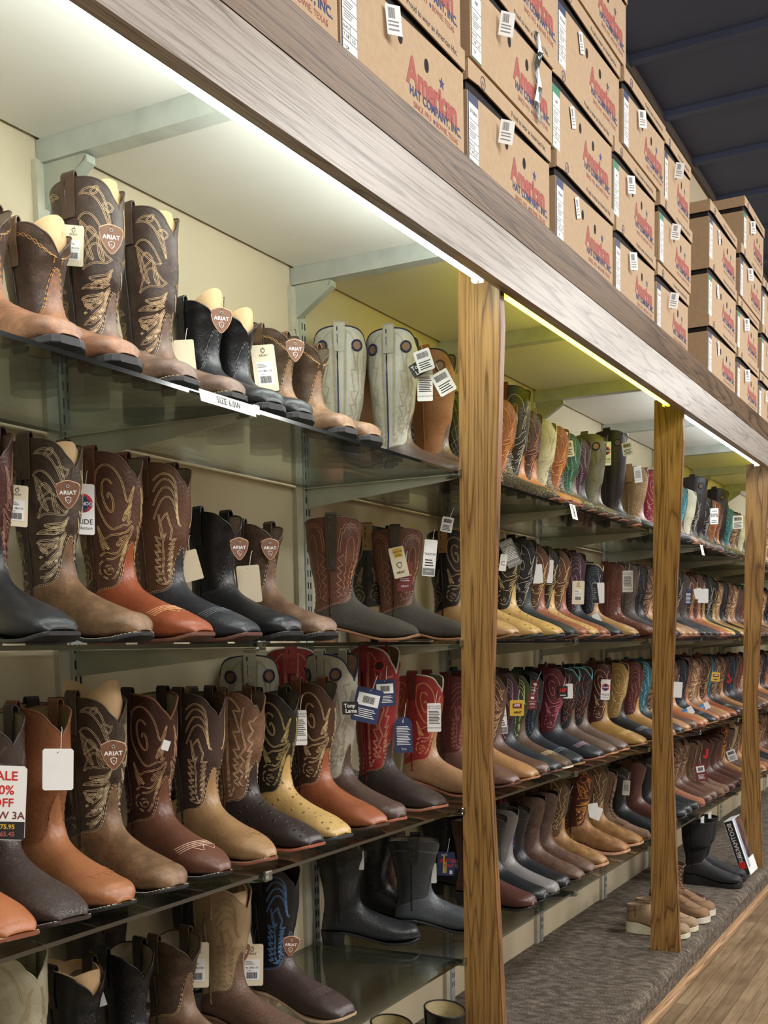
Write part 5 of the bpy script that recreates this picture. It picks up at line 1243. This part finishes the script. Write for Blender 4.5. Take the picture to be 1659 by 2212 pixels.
    def emblem(cx, cz, s):   # small shield mark with ring strokes
        pl = [(-.5, .35), (0, .5), (.5, .35), (.42, -.1), (0, -.5), (-.42, -.1)]
        P = [(cx * w + a * s * h * .85, -.0005, cz * h + c * s * h) for a, c in pl]; return P
    if kind == 'shield':
        t = MB(); add_text(t, 'ARIAT', .205 * h, lambda a, c: f(a * 1.05, c + .06 * h), offset=.006 * h, spacing=1.05); t.obj('lettering', M_WHITE, o)
        t = MB(); P = emblem(0, -.21, .25); t.tube(P + [P[0]], .016 * h, 4, cap=False)
        for a in (-PI / 2, PI / 6, 5 * PI / 6): cx_, cz_ = .035 * h * math.cos(a), -.20 * h + .035 * h * math.sin(a); t.tube([(cx_ + .033 * h * math.cos(b_), -.0006, cz_ + .033 * h * math.sin(b_)) for b_ in np.linspace(a + 2.2, a + 4.1 + 2.2 - 2.2, 7)], .009 * h, 4)
        t.obj('emblem', M_WHITE, o)
        t = MB(); pp = [(a * 1.0, th * .5, c * 1.0) for a, c in poly]; t.tube(pp + [pp[0]], .0013, 5, cap=False); t.obj('rim', M_SHIELDE, o)
        t = MB(); t.tube([(.052 * h * math.cos(a), -.0006, .30 * h + .052 * h * math.sin(a)) for a in np.linspace(0, 2 * PI, 13)], .016 * h, 5, cap=False); t.obj('snap', M_ZINC, o)
    elif kind == 'ariatcard':
        T('lettering', M_INK, [('t', 'ARIAT', .075, 0, .27)]); t = MB(); P = emblem(0, .37, .10); t.tube(P + [P[0]], .007 * h, 4, cap=False); t.obj('emblem', M_INK, o)
        T('white_label', M_WHITE, [('r', -.34, .34, -.36, .14)]); T('label_print', M_INK, [('t', '6.5 | 38.5 | 5.5', .052, 0, -.06, .001), ('t', 'C-MED', .036, -.14, -.13)] + bars(-.24, .24, -.32, -.17), f2); T('label_lines', M_GREY, lines(-.30, .1, .02, .11, 3), f2)
    elif kind in ('text', 'grey'):
        T('lettering', M_INK if kind == 'text' else M_WHITE, [('t', 'THE WAY BOOTS', .062, 0, .39), ('t', 'USED TO BE MADE', .055, 0, .32)] + lines(-.40, .42, -.22, .26, 9) + [('t', 'HONDO BOOTS', .068, 0, -.36)])
    elif kind == 'pride':
        T('round_emblem', M_REDP, [('c', 0, .12, .185)]); T('emblem_blue', M_BLUE, [('p', [(-.36, .10), (-.2, .20), (0, .23), (.2, .20), (.36, .10), (.2, .02), (0, -.01), (-.2, .02)]), ('r', -.12, .16, -.04, .26)], lambda a, c: (a, -.0008, c))
        T('emblem_name', M_WHITE, [('t', 'HONDO', .095, 0, .105, .002)], lambda a, c: (a, -.0012, c)); T('lettering', M_INK, [('t', 'PRIDE', .145, 0, -.25), ('t', 'Collection', .085, 0, -.37)])
    elif kind == 'price': T('print', M_INK, bars(-.35, .35, .12, .38, 16) + lines(-.38, .36, -.38, .02, 4))
    elif kind == 'tony': T('lettering', M_WHITE, [('t', 'Tony', .42, -.05, .18, .01), ('t', 'Lama', .42, .05, -.22, .01)])
    elif kind == 'tek': T('yellow_square', M_YELLOW, [('r', -.22, .34, .16, .46)]); T('lettering', M_INK, [('t', 'TEKSTEP', .085, .06, .34), ('t', 'ARIAT', .10, 0, -.33, .002)], f2); t = MB(); P = emblem(0, -.10, .20); t.tube(P + [P[0]], .009 * h, 4, cap=False); t.obj('emblem', M_INK, o); T('fine_print', M_INK, lines(-.15, .3, .20, .27, 2), f2)
    elif kind == 'tekw': T('lettering', M_INK, [('t', 'TEKSTEP', .085, 0, .10)] + lines(-.34, .34, -.22, .0, 3)); T('grey_band', M_GREY, [('r', -.46, .46, -.47, -.28)]); T('band_lettering', M_WHITE, [('t', 'ARIAT', .06, 0, -.37)], f2)
    elif kind == 'maroon': T('lettering', M_WHITE, [('r', -.2, .2, .2, .34), ('t', 'TECHNOLOGY', .075, 0, .04), ('t', 'ARIAT', .10, 0, -.34)] + lines(-.3, .3, -.16, -.04, 2))
    elif kind == 'sale':
        T('red_lettering', M_REDP, [('t', 'SALE', .17, .02, .36, .003), ('t', '10%', .17, .02, .17, .003), ('t', 'OFF', .16, .02, .0, .003)]); T('purple_lettering', M_MAROON, [('t', 'NOW 3A', .14, .02, -.17, .002)]); T('dark_band', M_INK, [('r', -.49, .49, -.49, -.25)]); T('yellow_lettering', M_YELLOW, [('t', '$75.95', .085, .1, -.32, .002)], f2); T('pink_lettering', M_RED, [('t', '$65.45', .085, .1, -.42, .002)], f2)
    elif kind == 'navybar': T('white_label', M_WHITE, [('r', -.40, .40, -.02, .34)]); T('barcode', M_INK, bars(-.20, .24, .06, .26), f2); T('lettering', M_WHITE, lines(-.40, .35, -.36, -.08, 5))
    elif kind == 'arch': T('lettering', M_WHITE, [('t', 'R', .10, 0, .36)] + lines(-.38, .38, -.28, .26, 12) + [('t', 'Tim', .09, 0, -.40)])
    elif kind == 'justin':
        T('white_rim', M_WHITE, [('k', 0, 0, .0, .0)] if False else [('p', [(.46 * math.cos(a), .44 * math.sin(a)) for a in np.linspace(0, 2 * PI, 20, endpoint=False)])]); T('black_field', M_BLACK, [('p', [(.42 * math.cos(a), .38 * math.sin(a)) for a in np.linspace(0, 2 * PI, 20, endpoint=False)])], f2)
        T('red_letter', M_REDP, [('t', 'J', 1.0, -.28, -.12, .02)], lambda a, c: (a, -.0014, c)); T('lettering', M_WHITE, [('t', 'ustin', .40, .10, .02, .008)], lambda a, c: (a, -.0014, c))
    elif kind == 'splice': T('red_lettering', M_REDP, [('t', 'BUTTER', .19, .1, .12, .006), ('t', 'CALF', .17, .15, -.08, .006)]); T('yellow_lettering', M_YELLOW, [('r', -.16, -.06, -.4, .35), ('r', -.02, .04, -.4, .1)]); T('lettering', M_WHITE, [('t', 'Justin', .12, -.1, .38), ('t', 'B', .22, .3, -.36, .006)])
    elif kind == 'cee': T('lettering', M_INK, [('t', 'C', .36, 0, -.05)])
    elif kind == 'blackw': T('dark_half', M_INK, [('p', [(-.48, -.48), (.1, -.48), (-.1, .48), (-.48, .48)])]); T('lettering', M_GREY, lines(-.44, -.1, -.3, .3, 6), f2)
    elif kind == 'yellow': T('logo_patch', M_MAROON, [('r', -.3, .34, -.02, .28)]); T('lettering', M_WHITE, [('t', 'ATS', .20, .0, .16, .01)], f2); T('maker_lettering', M_INK, [('t', 'ARIAT', .18, .05, -.28, .006)], f2)
    elif kind == 'aitchpee': T('lettering', M_REDP, [('t', 'HP', .5, 0, .1, .02)]); T('fine_print', M_WHITE, lines(-.3, .3, -.36, -.18, 1))
    elif kind == 'justinc': T('red_lettering', M_REDP, [('t', 'J', .26, -.18, .2, .006), ('t', 'J-FLEX', .17, .0, -.14, .006)]); T('lettering', M_WHITE, [('t', 'ustin', .12, .12, .22, .002), ('t', 'Comfort System', .065, 0, -.34)])
    elif kind == 'sixty': T('lettering', M_INK, [('t', '50%', .30, .0, .05, .004)] + lines(-.3, .3, .3, .4, 1) + lines(-.34, .34, -.4, -.2, 2))
    elif kind == 'navy': T('lettering', M_WHITE, lines(-.36, .36, -.36, .3, 8))
    elif kind == 'blueband': T('white_half', M_WHITE, [('p', [(-.1, -.48), (.48, -.48), (.48, .48), (.0, .48)])]); T('lettering', M_WHITE, [('t', 'Size', .34, -.28, .1)], f2)
    elif kind == 'redbar': T('white_label', M_WHITE, [('r', -.36, .36, .0, .36)]); T('barcode', M_INK, bars(-.2, .24, .08, .28), f2); T('lettering', M_WHITE, lines(-.3, .3, -.38, -.1, 4))
    elif kind == 'white' and h > .03: T('fine_print', M_GREY, [('r', -.04, .0, .40, .42)])
    if kind not in ('blueband', 'jay', 'sale', 'tony') and h > .035:
        t = MB(); t.tube([(0, -.0008, .42 * h), (.004, .002, .5 * h), (.006, .016, .5 * h + .016), (.008, .026, .5 * h + .026), (.009, .040, .5 * h + .030)], .0006, 4); t.obj('cord', M_STRB if kind in ('shield', 'ariatcard', 'tek') else M_STR, o)
    o.location = (x, y, z + H); o.rotation_mode = 'XYZ'
    a = math.radians(yw) - PI / 2
    o.rotation_euler = (0, -math.radians(ro), 0)
    o.rotation_euler = (Matrix.Rotation(a, 4, 'Z') @ Matrix.Rotation(math.radians(ro), 4, 'Y')).to_euler()
    tag(o, lab, 'sign' if kind == 'sale' else 'tag')
    return o
TAGS = [
    ('ariatcard', 1.425, 1.301, 0.638, 35, 4, 0.0621, 'beige paper price card hanging between the first two boot pairs, top shelf'),
    ('shield', 1.425, 1.223, 0.634, 55, 0, 0.0430, 'brown shield tag on the tall chocolate boot, top shelf'),
    ('shield', 1.700, 1.217, 0.577, 45, 3, 0.0424, 'brown shield tag on the short black boot, top shelf'),
    ('blank', 1.685, 1.288, 0.521, 35, -4, 0.0578, 'blank beige card tucked before the short black boot, top shelf'),
    ('ariatcard', 1.930, 1.281, 0.549, 40, -6, 0.0893, 'large beige card with barcode on the short brown boot, top shelf'),
    ('shield', 1.975, 1.238, 0.587, 45, 0, 0.0422, 'brown shield tag between the short brown boots, top shelf'),
    ('text', 2.570, 1.241, 0.634, 25, 0, 0.0790, 'grey printed maker card on the golden crackled boot, top shelf'),
    ('price', 2.540, 1.228, 0.683, 25, -18, 0.0512, 'tilted white price tag above the grey card, top shelf'),
    ('price', 2.600, 1.205, 0.640, 25, -28, 0.0566, 'tilted white price tag nearest the first post, top shelf'),
    ('tony', 2.550, 1.247, 0.669, 25, -30, 0.0336, 'small black cloth tag on the tall cream boot, top shelf'),
    ('ariatcard', 1.290, 1.312, 0.222, 50, 4, 0.0618, 'narrow beige card at the left edge, second shelf'),
    ('shield', 1.330, 1.246, 0.238, 40, 0, 0.0408, 'brown shield tag on the boot with pale leaf swirls, second shelf'),
    ('pride', 1.435, 1.313, 0.231, 45, 2, 0.0814, 'white PRIDE collection card with round red and blue emblem, second shelf'),
    ('shield', 1.745, 1.225, 0.183, 50, 0, 0.0391, 'brown shield tag on the plain black boot, second shelf'),
    ('shield', 1.905, 1.264, 0.195, 45, 0, 0.0402, 'brown shield tag on the short distressed boot, second shelf'),
    ('blank', 1.680, 1.287, 0.152, 30, -14, 0.0546, 'folded beige card leaning left of the plain black boot, second shelf'),
    ('blank', 1.830, 1.264, 0.124, 30, -4, 0.0712, 'folded beige card between the short boots, second shelf'),
    ('tek', 2.560, 1.315, 0.209, 30, -12, 0.0763, 'beige card with yellow square on the olive footed boot, second shelf'),
    ('maroon', 2.585, 1.312, 0.175, 30, 0, 0.0723, 'maroon printed card behind the yellow square card, second shelf'),
    ('tekw', 2.640, 1.268, 0.222, 30, 6, 0.0917, 'narrow white technology card beside the yellow square card, second shelf'),
    ('price', 2.700, 1.246, 0.309, 25, 12, 0.0381, 'white price tag standing up beside the first post, second shelf'),
    ('sale', 1.160, 1.238, -0.212, 45, 5, 0.1068, 'handwritten SALE 10% OFF sign cut by the left photo edge, third shelf'),
    ('white', 1.245, 1.210, -0.172, 50, 3, 0.0615, 'blank white tag hanging on the smooth tan boot, third shelf'),
    ('shield', 1.400, 1.240, -0.166, 45, 0, 0.0461, 'brown shield tag on the leaf swirl boot, third shelf'),
    ('text', 1.990, 1.262, -0.164, 30, 0, 0.0728, 'white printed maker card between ornate boots, third shelf'),
    ('price', 1.865, 1.287, -0.131, 30, -18, 0.0367, 'small price tag inside the tan shaft boot, third shelf'),
    ('tony', 2.150, 1.229, -0.132, 30, 0, 0.0282, 'small black cloth tag on the tall cream boot, third shelf'),
    ('navybar', 2.210, 1.220, -0.129, 30, 14, 0.0771, 'tilted navy card with white barcode label, third shelf'),
    ('navybar', 2.290, 1.217, -0.105, 30, -2, 0.0612, 'upright navy card with white barcode label on the red boot, third shelf'),
    ('arch', 2.420, 1.238, -0.211, 28, -1, 0.0865, 'arched navy text card beside the tall red boot, third shelf'),
    ('white', 1.520, 1.230, -0.160, 40, 20, 0.0173, 'tiny white tag in the oxblood boot opening, third shelf'),
    ('text', 2.600, 1.242, -0.181, 25, 0, 0.0727, 'white card strip behind the red ornate boot, third shelf'),
    ('shield', 1.360, 1.276, -0.550, 45, 0, 0.0406, 'brown shield tag on a black boot, bottom shelf'),
    ('justin', 1.500, 1.295, -0.573, 45, 8, 0.0307, 'black oval tag with red J lettering, bottom shelf'),
    ('shield', 1.800, 1.290, -0.598, 45, 2, 0.0457, 'brown shield tag on the beige boot, bottom shelf'),
    ('shield', 1.950, 1.269, -0.617, 45, 8, 0.0405, 'brown shield tag on the blue stitched boot, bottom shelf'),
    ('ariatcard', 1.700, 1.321, -0.599, 35, 2, 0.0884, 'beige barcode card left of the beige boot, bottom shelf'),
    ('ariatcard', 1.870, 1.312, -0.642, 35, 2, 0.0870, 'beige barcode card right of the beige boot, bottom shelf'),
    ('white', 1.430, 1.320, -0.588, 40, -14, 0.0268, 'white slip beside the shield tag, bottom shelf'),
    ('price', 1.250, 1.287, -0.559, 50, 0, 0.0429, 'receipt like price tag at the lower left corner, bottom shelf'),
    ('white', 2.467, 1.400, -0.536, 25, 0, 0.0492, 'small white sticker on the rear black boot, bottom shelf'),
    ('white', 2.720, 1.320, -0.610, 25, 0, 0.0550, 'small white sticker on the slate grey boot, bottom shelf'),
    ('splice', 2.760, 1.289, -0.589, 25, 2, 0.0653, 'navy and red lettered card beside the first post, bottom shelf'),
    ('pride', 4.105, 1.258, 0.682, 20, 0, 0.0839, 'cream PRIDE collection card on the tall black boot, top shelf second bay'),
    ('price', 4.300, 1.235, 0.724, 20, -10, 0.0488, 'price tag right of the tall black boot, second bay'),
    ('price', 3.680, 1.283, 0.668, 20, 8, 0.0582, 'price tag on the green boot, second bay'),
    ('price', 3.750, 1.282, 0.650, 20, -8, 0.0529, 'price tag next to the green boot, second bay'),
    ('text', 4.570, 1.269, 0.666, 18, -6, 0.0628, 'white tag on the snakeskin boot, second bay'),
    ('cee', 3.160, 1.278, 0.240, 22, 8, 0.0491, 'white tag marked C beside the first post, second shelf'),
    ('grey', 3.200, 1.272, 0.269, 22, -22, 0.0825, 'tilted grey text card by the first post, second shelf'),
    ('white', 3.420, 1.273, 0.219, 20, -4, 0.0582, 'plain white card, fifth boot gap, second shelf second bay'),
    ('white', 3.500, 1.273, 0.231, 20, 3, 0.0742, 'tall white card left of the cognac ostrich boot, second shelf'),
    ('ariatcard', 3.800, 1.261, 0.173, 20, 2, 0.0795, 'beige card left of the navy boot, second shelf'),
    ('blackw', 3.980, 1.247, 0.177, 18, 0, 0.0727, 'black and white folded card by the crocodile boot, second shelf'),
    ('text', 4.320, 1.237, 0.232, 18, 0, 0.0814, 'white printed strip on the dark boot, second shelf'),
    ('tekw', 3.140, 1.279, -0.220, 22, -4, 0.0880, 'white technology card beside the first post, third shelf second bay'),
    ('yellow', 3.180, 1.245, -0.189, 22, 0, 0.0470, 'square yellow card on the green boot, third shelf'),
    ('maroon', 3.300, 1.241, -0.177, 20, 0, 0.0470, 'square maroon card on the black navy stitched boot, third shelf'),
    ('maroon', 3.360, 1.258, -0.138, 20, 14, 0.0492, 'narrow maroon card above the square one, third shelf'),
    ('aitchpee', 3.620, 1.254, -0.159, 20, 0, 0.0369, 'small black card with red letters on turquoise trimmed boot, third shelf'),
    ('white', 3.660, 1.252, -0.159, 20, 0, 0.0497, 'white card behind the black and red lettered one, third shelf'),
    ('pride', 4.090, 1.253, -0.172, 18, 2, 0.0751, 'white PRIDE collection card on the golden boot, third shelf'),
    ('justinc', 3.260, 1.303, -0.601, 22, 0, 0.0633, 'blue card with red lettering beside the first post, bottom shelf second bay'),
    ('white', 3.950, 1.253, -0.602, 20, -8, 0.0503, 'white hang tag on the maroon work boot, bottom shelf'),
    ('white', 3.990, 1.254, -0.619, 20, 20, 0.0473, 'second white hang tag behind the first, bottom shelf'),
    ('black', 3.720, 1.279, -0.548, 20, 16, 0.0638, 'black cloth tag on the maroon work boot, bottom shelf'),
    ('text', 4.355, 1.249, -0.568, 18, 4, 0.0582, 'white and blue size tag on the black pull on boot, bottom shelf'),
    ('sixty', 5.736, 1.215, 0.604, 14, 0, 0.0767, 'white discount card on the orange boot, top shelf third bay'),
    ('price', 6.321, 1.215, 0.626, 12, 0, 0.0690, 'cream tag near the third post, top shelf'),
    ('navy', 5.215, 1.215, 0.198, 14, 2, 0.0709, 'navy text card on a brown boot, second shelf third bay'),
    ('white', 5.407, 1.215, 0.221, 14, -14, 0.0474, 'white tag in the third bay, second shelf'),
    ('white', 5.514, 1.215, 0.213, 14, 0, 0.0658, 'narrow white strip tag in the third bay, second shelf'),
    ('white', 5.008, 1.215, -0.210, 14, 4, 0.0690, 'narrow white tag near the second post, third shelf third bay'),
    ('blueband', 3.990, 1.265, 0.083, 18, -30, 0.0366, 'blue and white size band on the tan foot, second shelf'),
    ('blueband', 5.238, 1.215, -0.319, 14, -30, 0.0381, 'blue and white size band, left one, third shelf third bay'),
    ('blueband', 5.581, 1.215, -0.315, 14, -30, 0.0358, 'blue and white size band, right one, third shelf third bay'),
    ('jay', 6.123, 1.215, -0.198, 14, -20, 0.0485, 'red letter shaped tag on the third shelf, third bay'),
    ('jay', 5.603, 1.215, -0.546, 14, 0, 0.0451, 'red letter shaped tag on the bottom shelf, third bay'),
    ('redbar', 5.507, 1.215, -0.627, 14, -10, 0.0846, 'red card with barcode, bottom shelf third bay'),
    ('price', 6.248, 1.215, -0.615, 14, -20, 0.0598, 'tilted price tag by the third post, bottom shelf'),
    ('yellow', 5.814, 1.215, -0.179, 14, 6, 0.0463, 'small yellow tag, third shelf third bay'),
]
for t_ in TAGS: hang_tag(*t_)

# ------------------------------------------------------------------ chipboard forms inside some shafts
def chip_form(bo, b, lab, up=.020, mat=None):
    th = np.linspace(0, 2 * PI, 33); t0 = b.t_top(th) + .9
    V = []; lo = b.ev(t0, th, -.0085); mid = b.ev(b.t_top(th) + .15, th, -.0065); hi_ = b.ev(0.0, th, -.0065)
    for off in (0, 1):
        for i, a in enumerate(th):
            c = math.cos(a); z = b.H - .028 + (up + .030) * abs(c) ** .8 - .012 * (c < 0) * 0
            s_ = 1 - off * .02
            V.append((lo[i][0], lo[i][1] * s_, lo[i][2])); V.append((mid[i][0] - .002 * off * c, mid[i][1] * s_, mid[i][2])); V.append((hi_[i][0] - .002 * off * c - (.008 * c if c > 0 else 0), hi_[i][1] * s_ * .97, max(z, mid[i][2] + .004)))
    n_ = 33 * 3; Fc = []
    for i in range(32):
        for j in (0, 1):
            q = (i * 3 + j, i * 3 + 3 + j, i * 3 + 4 + j, i * 3 + 1 + j); Fc.append(q); Fc.append(tuple(k + n_ for k in q[::-1]))
        Fc.append((i * 3 + 2, i * 3 + 5, i * 3 + 5 + n_, i * 3 + 2 + n_))
    o = mk('boot_insert', V, Fc, mat or M_CHIP, None, True); o.location = bo.location; o.rotation_euler = bo.rotation_euler
    tag(o, lab, 'boot insert', 'chipboard boot inserts')
def find(style, row, n=0):
    c = 0
    for (st_, j, x, y, ph, fr, od, bay) in BOOTS:
        if st_ == style and j == row and fr == 'F':
            if c == n: return BOOTOBJ[(j, fr, bay, od)]
            c += 1
for st_, j, n, lab, up in (('roper_tan', 0, 1, 'tan chipboard form inside the short tan footed boot, top shelf', .012), ('swirl_dark', 0, 0, 'tan chipboard form inside the left tall chocolate boot, top shelf', .0), ('swirl_dark', 0, 1, 'tan chipboard form inside the right tall chocolate boot, top shelf', -.005),
                           ('black_roper', 0, 0, 'tan chipboard form rising from the left short black boot, top shelf', .022), ('black_roper', 0, 1, 'tan chipboard form rising from the right short black boot, top shelf', .012),
                           ('ariat_brown', 1, 0, 'tan chipboard form inside the leaf swirl boot, second shelf', -.004), ('ariat_brown', 2, 0, 'tall tan chipboard form inside the leaf swirl boot, third shelf', .026),
                           ('black_plain', 3, 0, 'tan chipboard form inside the first black boot, bottom shelf', .0), ('beige', 3, 0, 'tan chipboard form inside the beige boot, bottom shelf', -.01)):
    r_ = find(st_, j, n)
    if r_: chip_form(r_[0], r_[1], lab, up)
# ------------------------------------------------------------------ footwear on the carpeted platform
st('lined', 'black lined winter boot', H=.298, toe='f', sh=(34, 30, 30), ft=(40, 36, 36), so=BLK, thick=.006, df=.006, db=.0, tongue=.3, li=(214, 194, 140), straps=False, calf=1.08, pipe=(40, 34, 34))
st('rubber', 'black rubber work boot', flat=True, H=.305, toe='f', sh=(24, 25, 28), ks='suede', ft=(46, 47, 50), kf='matte', so=(30, 30, 32), thick=.010, df=.004, db=.0, tongue=.2, straps=False, L=.275, pipe=(30, 30, 32), li=(60, 60, 60), calf=1.5, wide=.014)
st('chukka', 'tan suede moc toe chukka', flat=True, H=.118, toe='f', sh=(176, 148, 116), ks='suede', ft=(186, 156, 120), kf='suede', so=(226, 222, 196), heel=(226, 222, 196), thick=.006, df=.012, db=.0, tongue=.6, straps=False, L=.255, li=(190, 160, 120), vst=(120, 90, 60))
st('oxblood', 'dark oxblood leather shoe', H=.10, toe='f', sh=(74, 44, 40), ft=(84, 50, 46), so=(60, 44, 38), df=.01, db=.0, tongue=.6, straps=False, L=.255, welt=(200, 190, 170))
S['moc_lace'].update(welt=None)
for key in ('ks', 'kf'):
    pass
plat = [('lined', 2.255, .985, -45, 'black winter boot with cream fleece lining, behind the first oak post'),
        ('lined', 2.105, 1.050, -45, 'black winter boot with cream fleece lining at the bottom photo edge'),
        ('chukka', 4.418, 1.010, -4, 'tan suede chukka with white wedge sole, directly behind the second post'),
        ('chukka', 4.540, 1.005, -2, 'tan suede chukka with white wedge sole, right one of the pair'),
        ('moc_lace', 4.685, .995, -16, 'brown lace up moc toe boot beside the tan chukkas'),
        ('moc_lace', 4.815, 1.000, -14, 'brown lace up moc toe boot, farther from the tan chukkas'),
        ('oxblood', 4.99, 1.06, 4, 'dark oxblood leather shoe between lace up boots and rubber boots'),
        ('rubber', 5.44, 1.000, -3, 'tall black rubber boot on the carpet, nearer one'),
        ('rubber', 5.60, 1.010, 0, 'tall black rubber boot on the carpet, by the leaning box')]
for st_, x, y, ph, lab in plat:
    o = boot(st_, (x, y, ZCARP), ph, lab, None, hi=True)
    if st_ == 'chukka' or st_ == 'moc_lace':
        b = PROTO[(st_, True)][1]
        if not any(c.name.startswith('moc_seam') for c in o.children):
            V, Fc = ribbons(b, [smooth_line([(.16, .02), (.15, .35), (.22, .70), (.36, .90), (.5, .95), (.64, .90), (.78, .70), (.85, .35), (.84, .02)])], 2, .003, .0016, .005, lambda x_, y_: (7.6 + y_ * 5.4, (x_ - .5) * 2.6), .0016)
            mk('moc_seam', V, Fc, plain('moc_thread', (120, 86, 56), .7), o)
b = PROTO[('rubber', True)][1]
for i, x in enumerate((5.44, 5.60)):
    t = MB(); t.prism([(-.036, .0), (.036, .0), (.036, .045), (-.036, .045)], lambda p, q: (p[0], q, p[1]), 0, .001)
    o = t.obj('paper_insert', M_WHITE); o.location = (x, 1.19 + .0, ZCARP + .285); tag(o, 'white paper insert sticking out of the %s rubber boot' % ('nearer' if i == 0 else 'farther'), 'paper')
# shoe carton leaning against the third post
e = empty('shoe_carton', (5.70, 1.005, ZCARP + .0005)); tag(e, 'printed boot carton leaning back on the carpet beside the third oak post', 'box')
R_ = Matrix.Rotation(math.radians(-19), 4, 'X'); cv = lambda x_, y_, z_: tuple(R_ @ Vector((x_, y_, z_)))
def obox(mb, x0, x1, y0, y1, z0, z1): mb.add([cv(x_, y_, z_) for x_ in (x0, x1) for y_ in (y0, y1) for z_ in (z0, z1)], [(0, 1, 3, 2), (4, 6, 7, 5), (0, 4, 5, 1), (2, 3, 7, 6), (0, 2, 6, 4), (1, 5, 7, 3)])
t = MB(); obox(t, 0, .19, 0, .045, .014, .30); t.obj('carton', M_WHITE, e)
t = MB(); obox(t, .06, .188, -.0006, -.0001, .09, .298); t.obj('boot_picture', plain('picture_brown', (98, 74, 68), .4, var=.5, scale=14), e)
t = MB(); obox(t, .02, .058, -.0006, -.0001, .05, .298); t.obj('blue_strip', plain('pale_blue_print', (168, 180, 206), .5), e)
t = MB(); obox(t, -.0008, -.0001, .002, .043, .016, .296); t.obj('dark_spine', M_INK, e)
t = MB(); obox(t, -.0016, -.0010, .008, .038, .050, .086); t.obj('red_patch', M_REDP, e)
t = MB(); add_text(t, 'BOOTMAKER', .030, lambda a, c: cv(-.0014, .022 + c, .195 - a)); t.obj('lettering', M_WHITE, e)
t = MB(); add_text(t, 'AGE', .024, lambda a, c: cv(-.0014, .022 + c, .105 - a)); t.obj('side_lettering', M_WHITE, e)
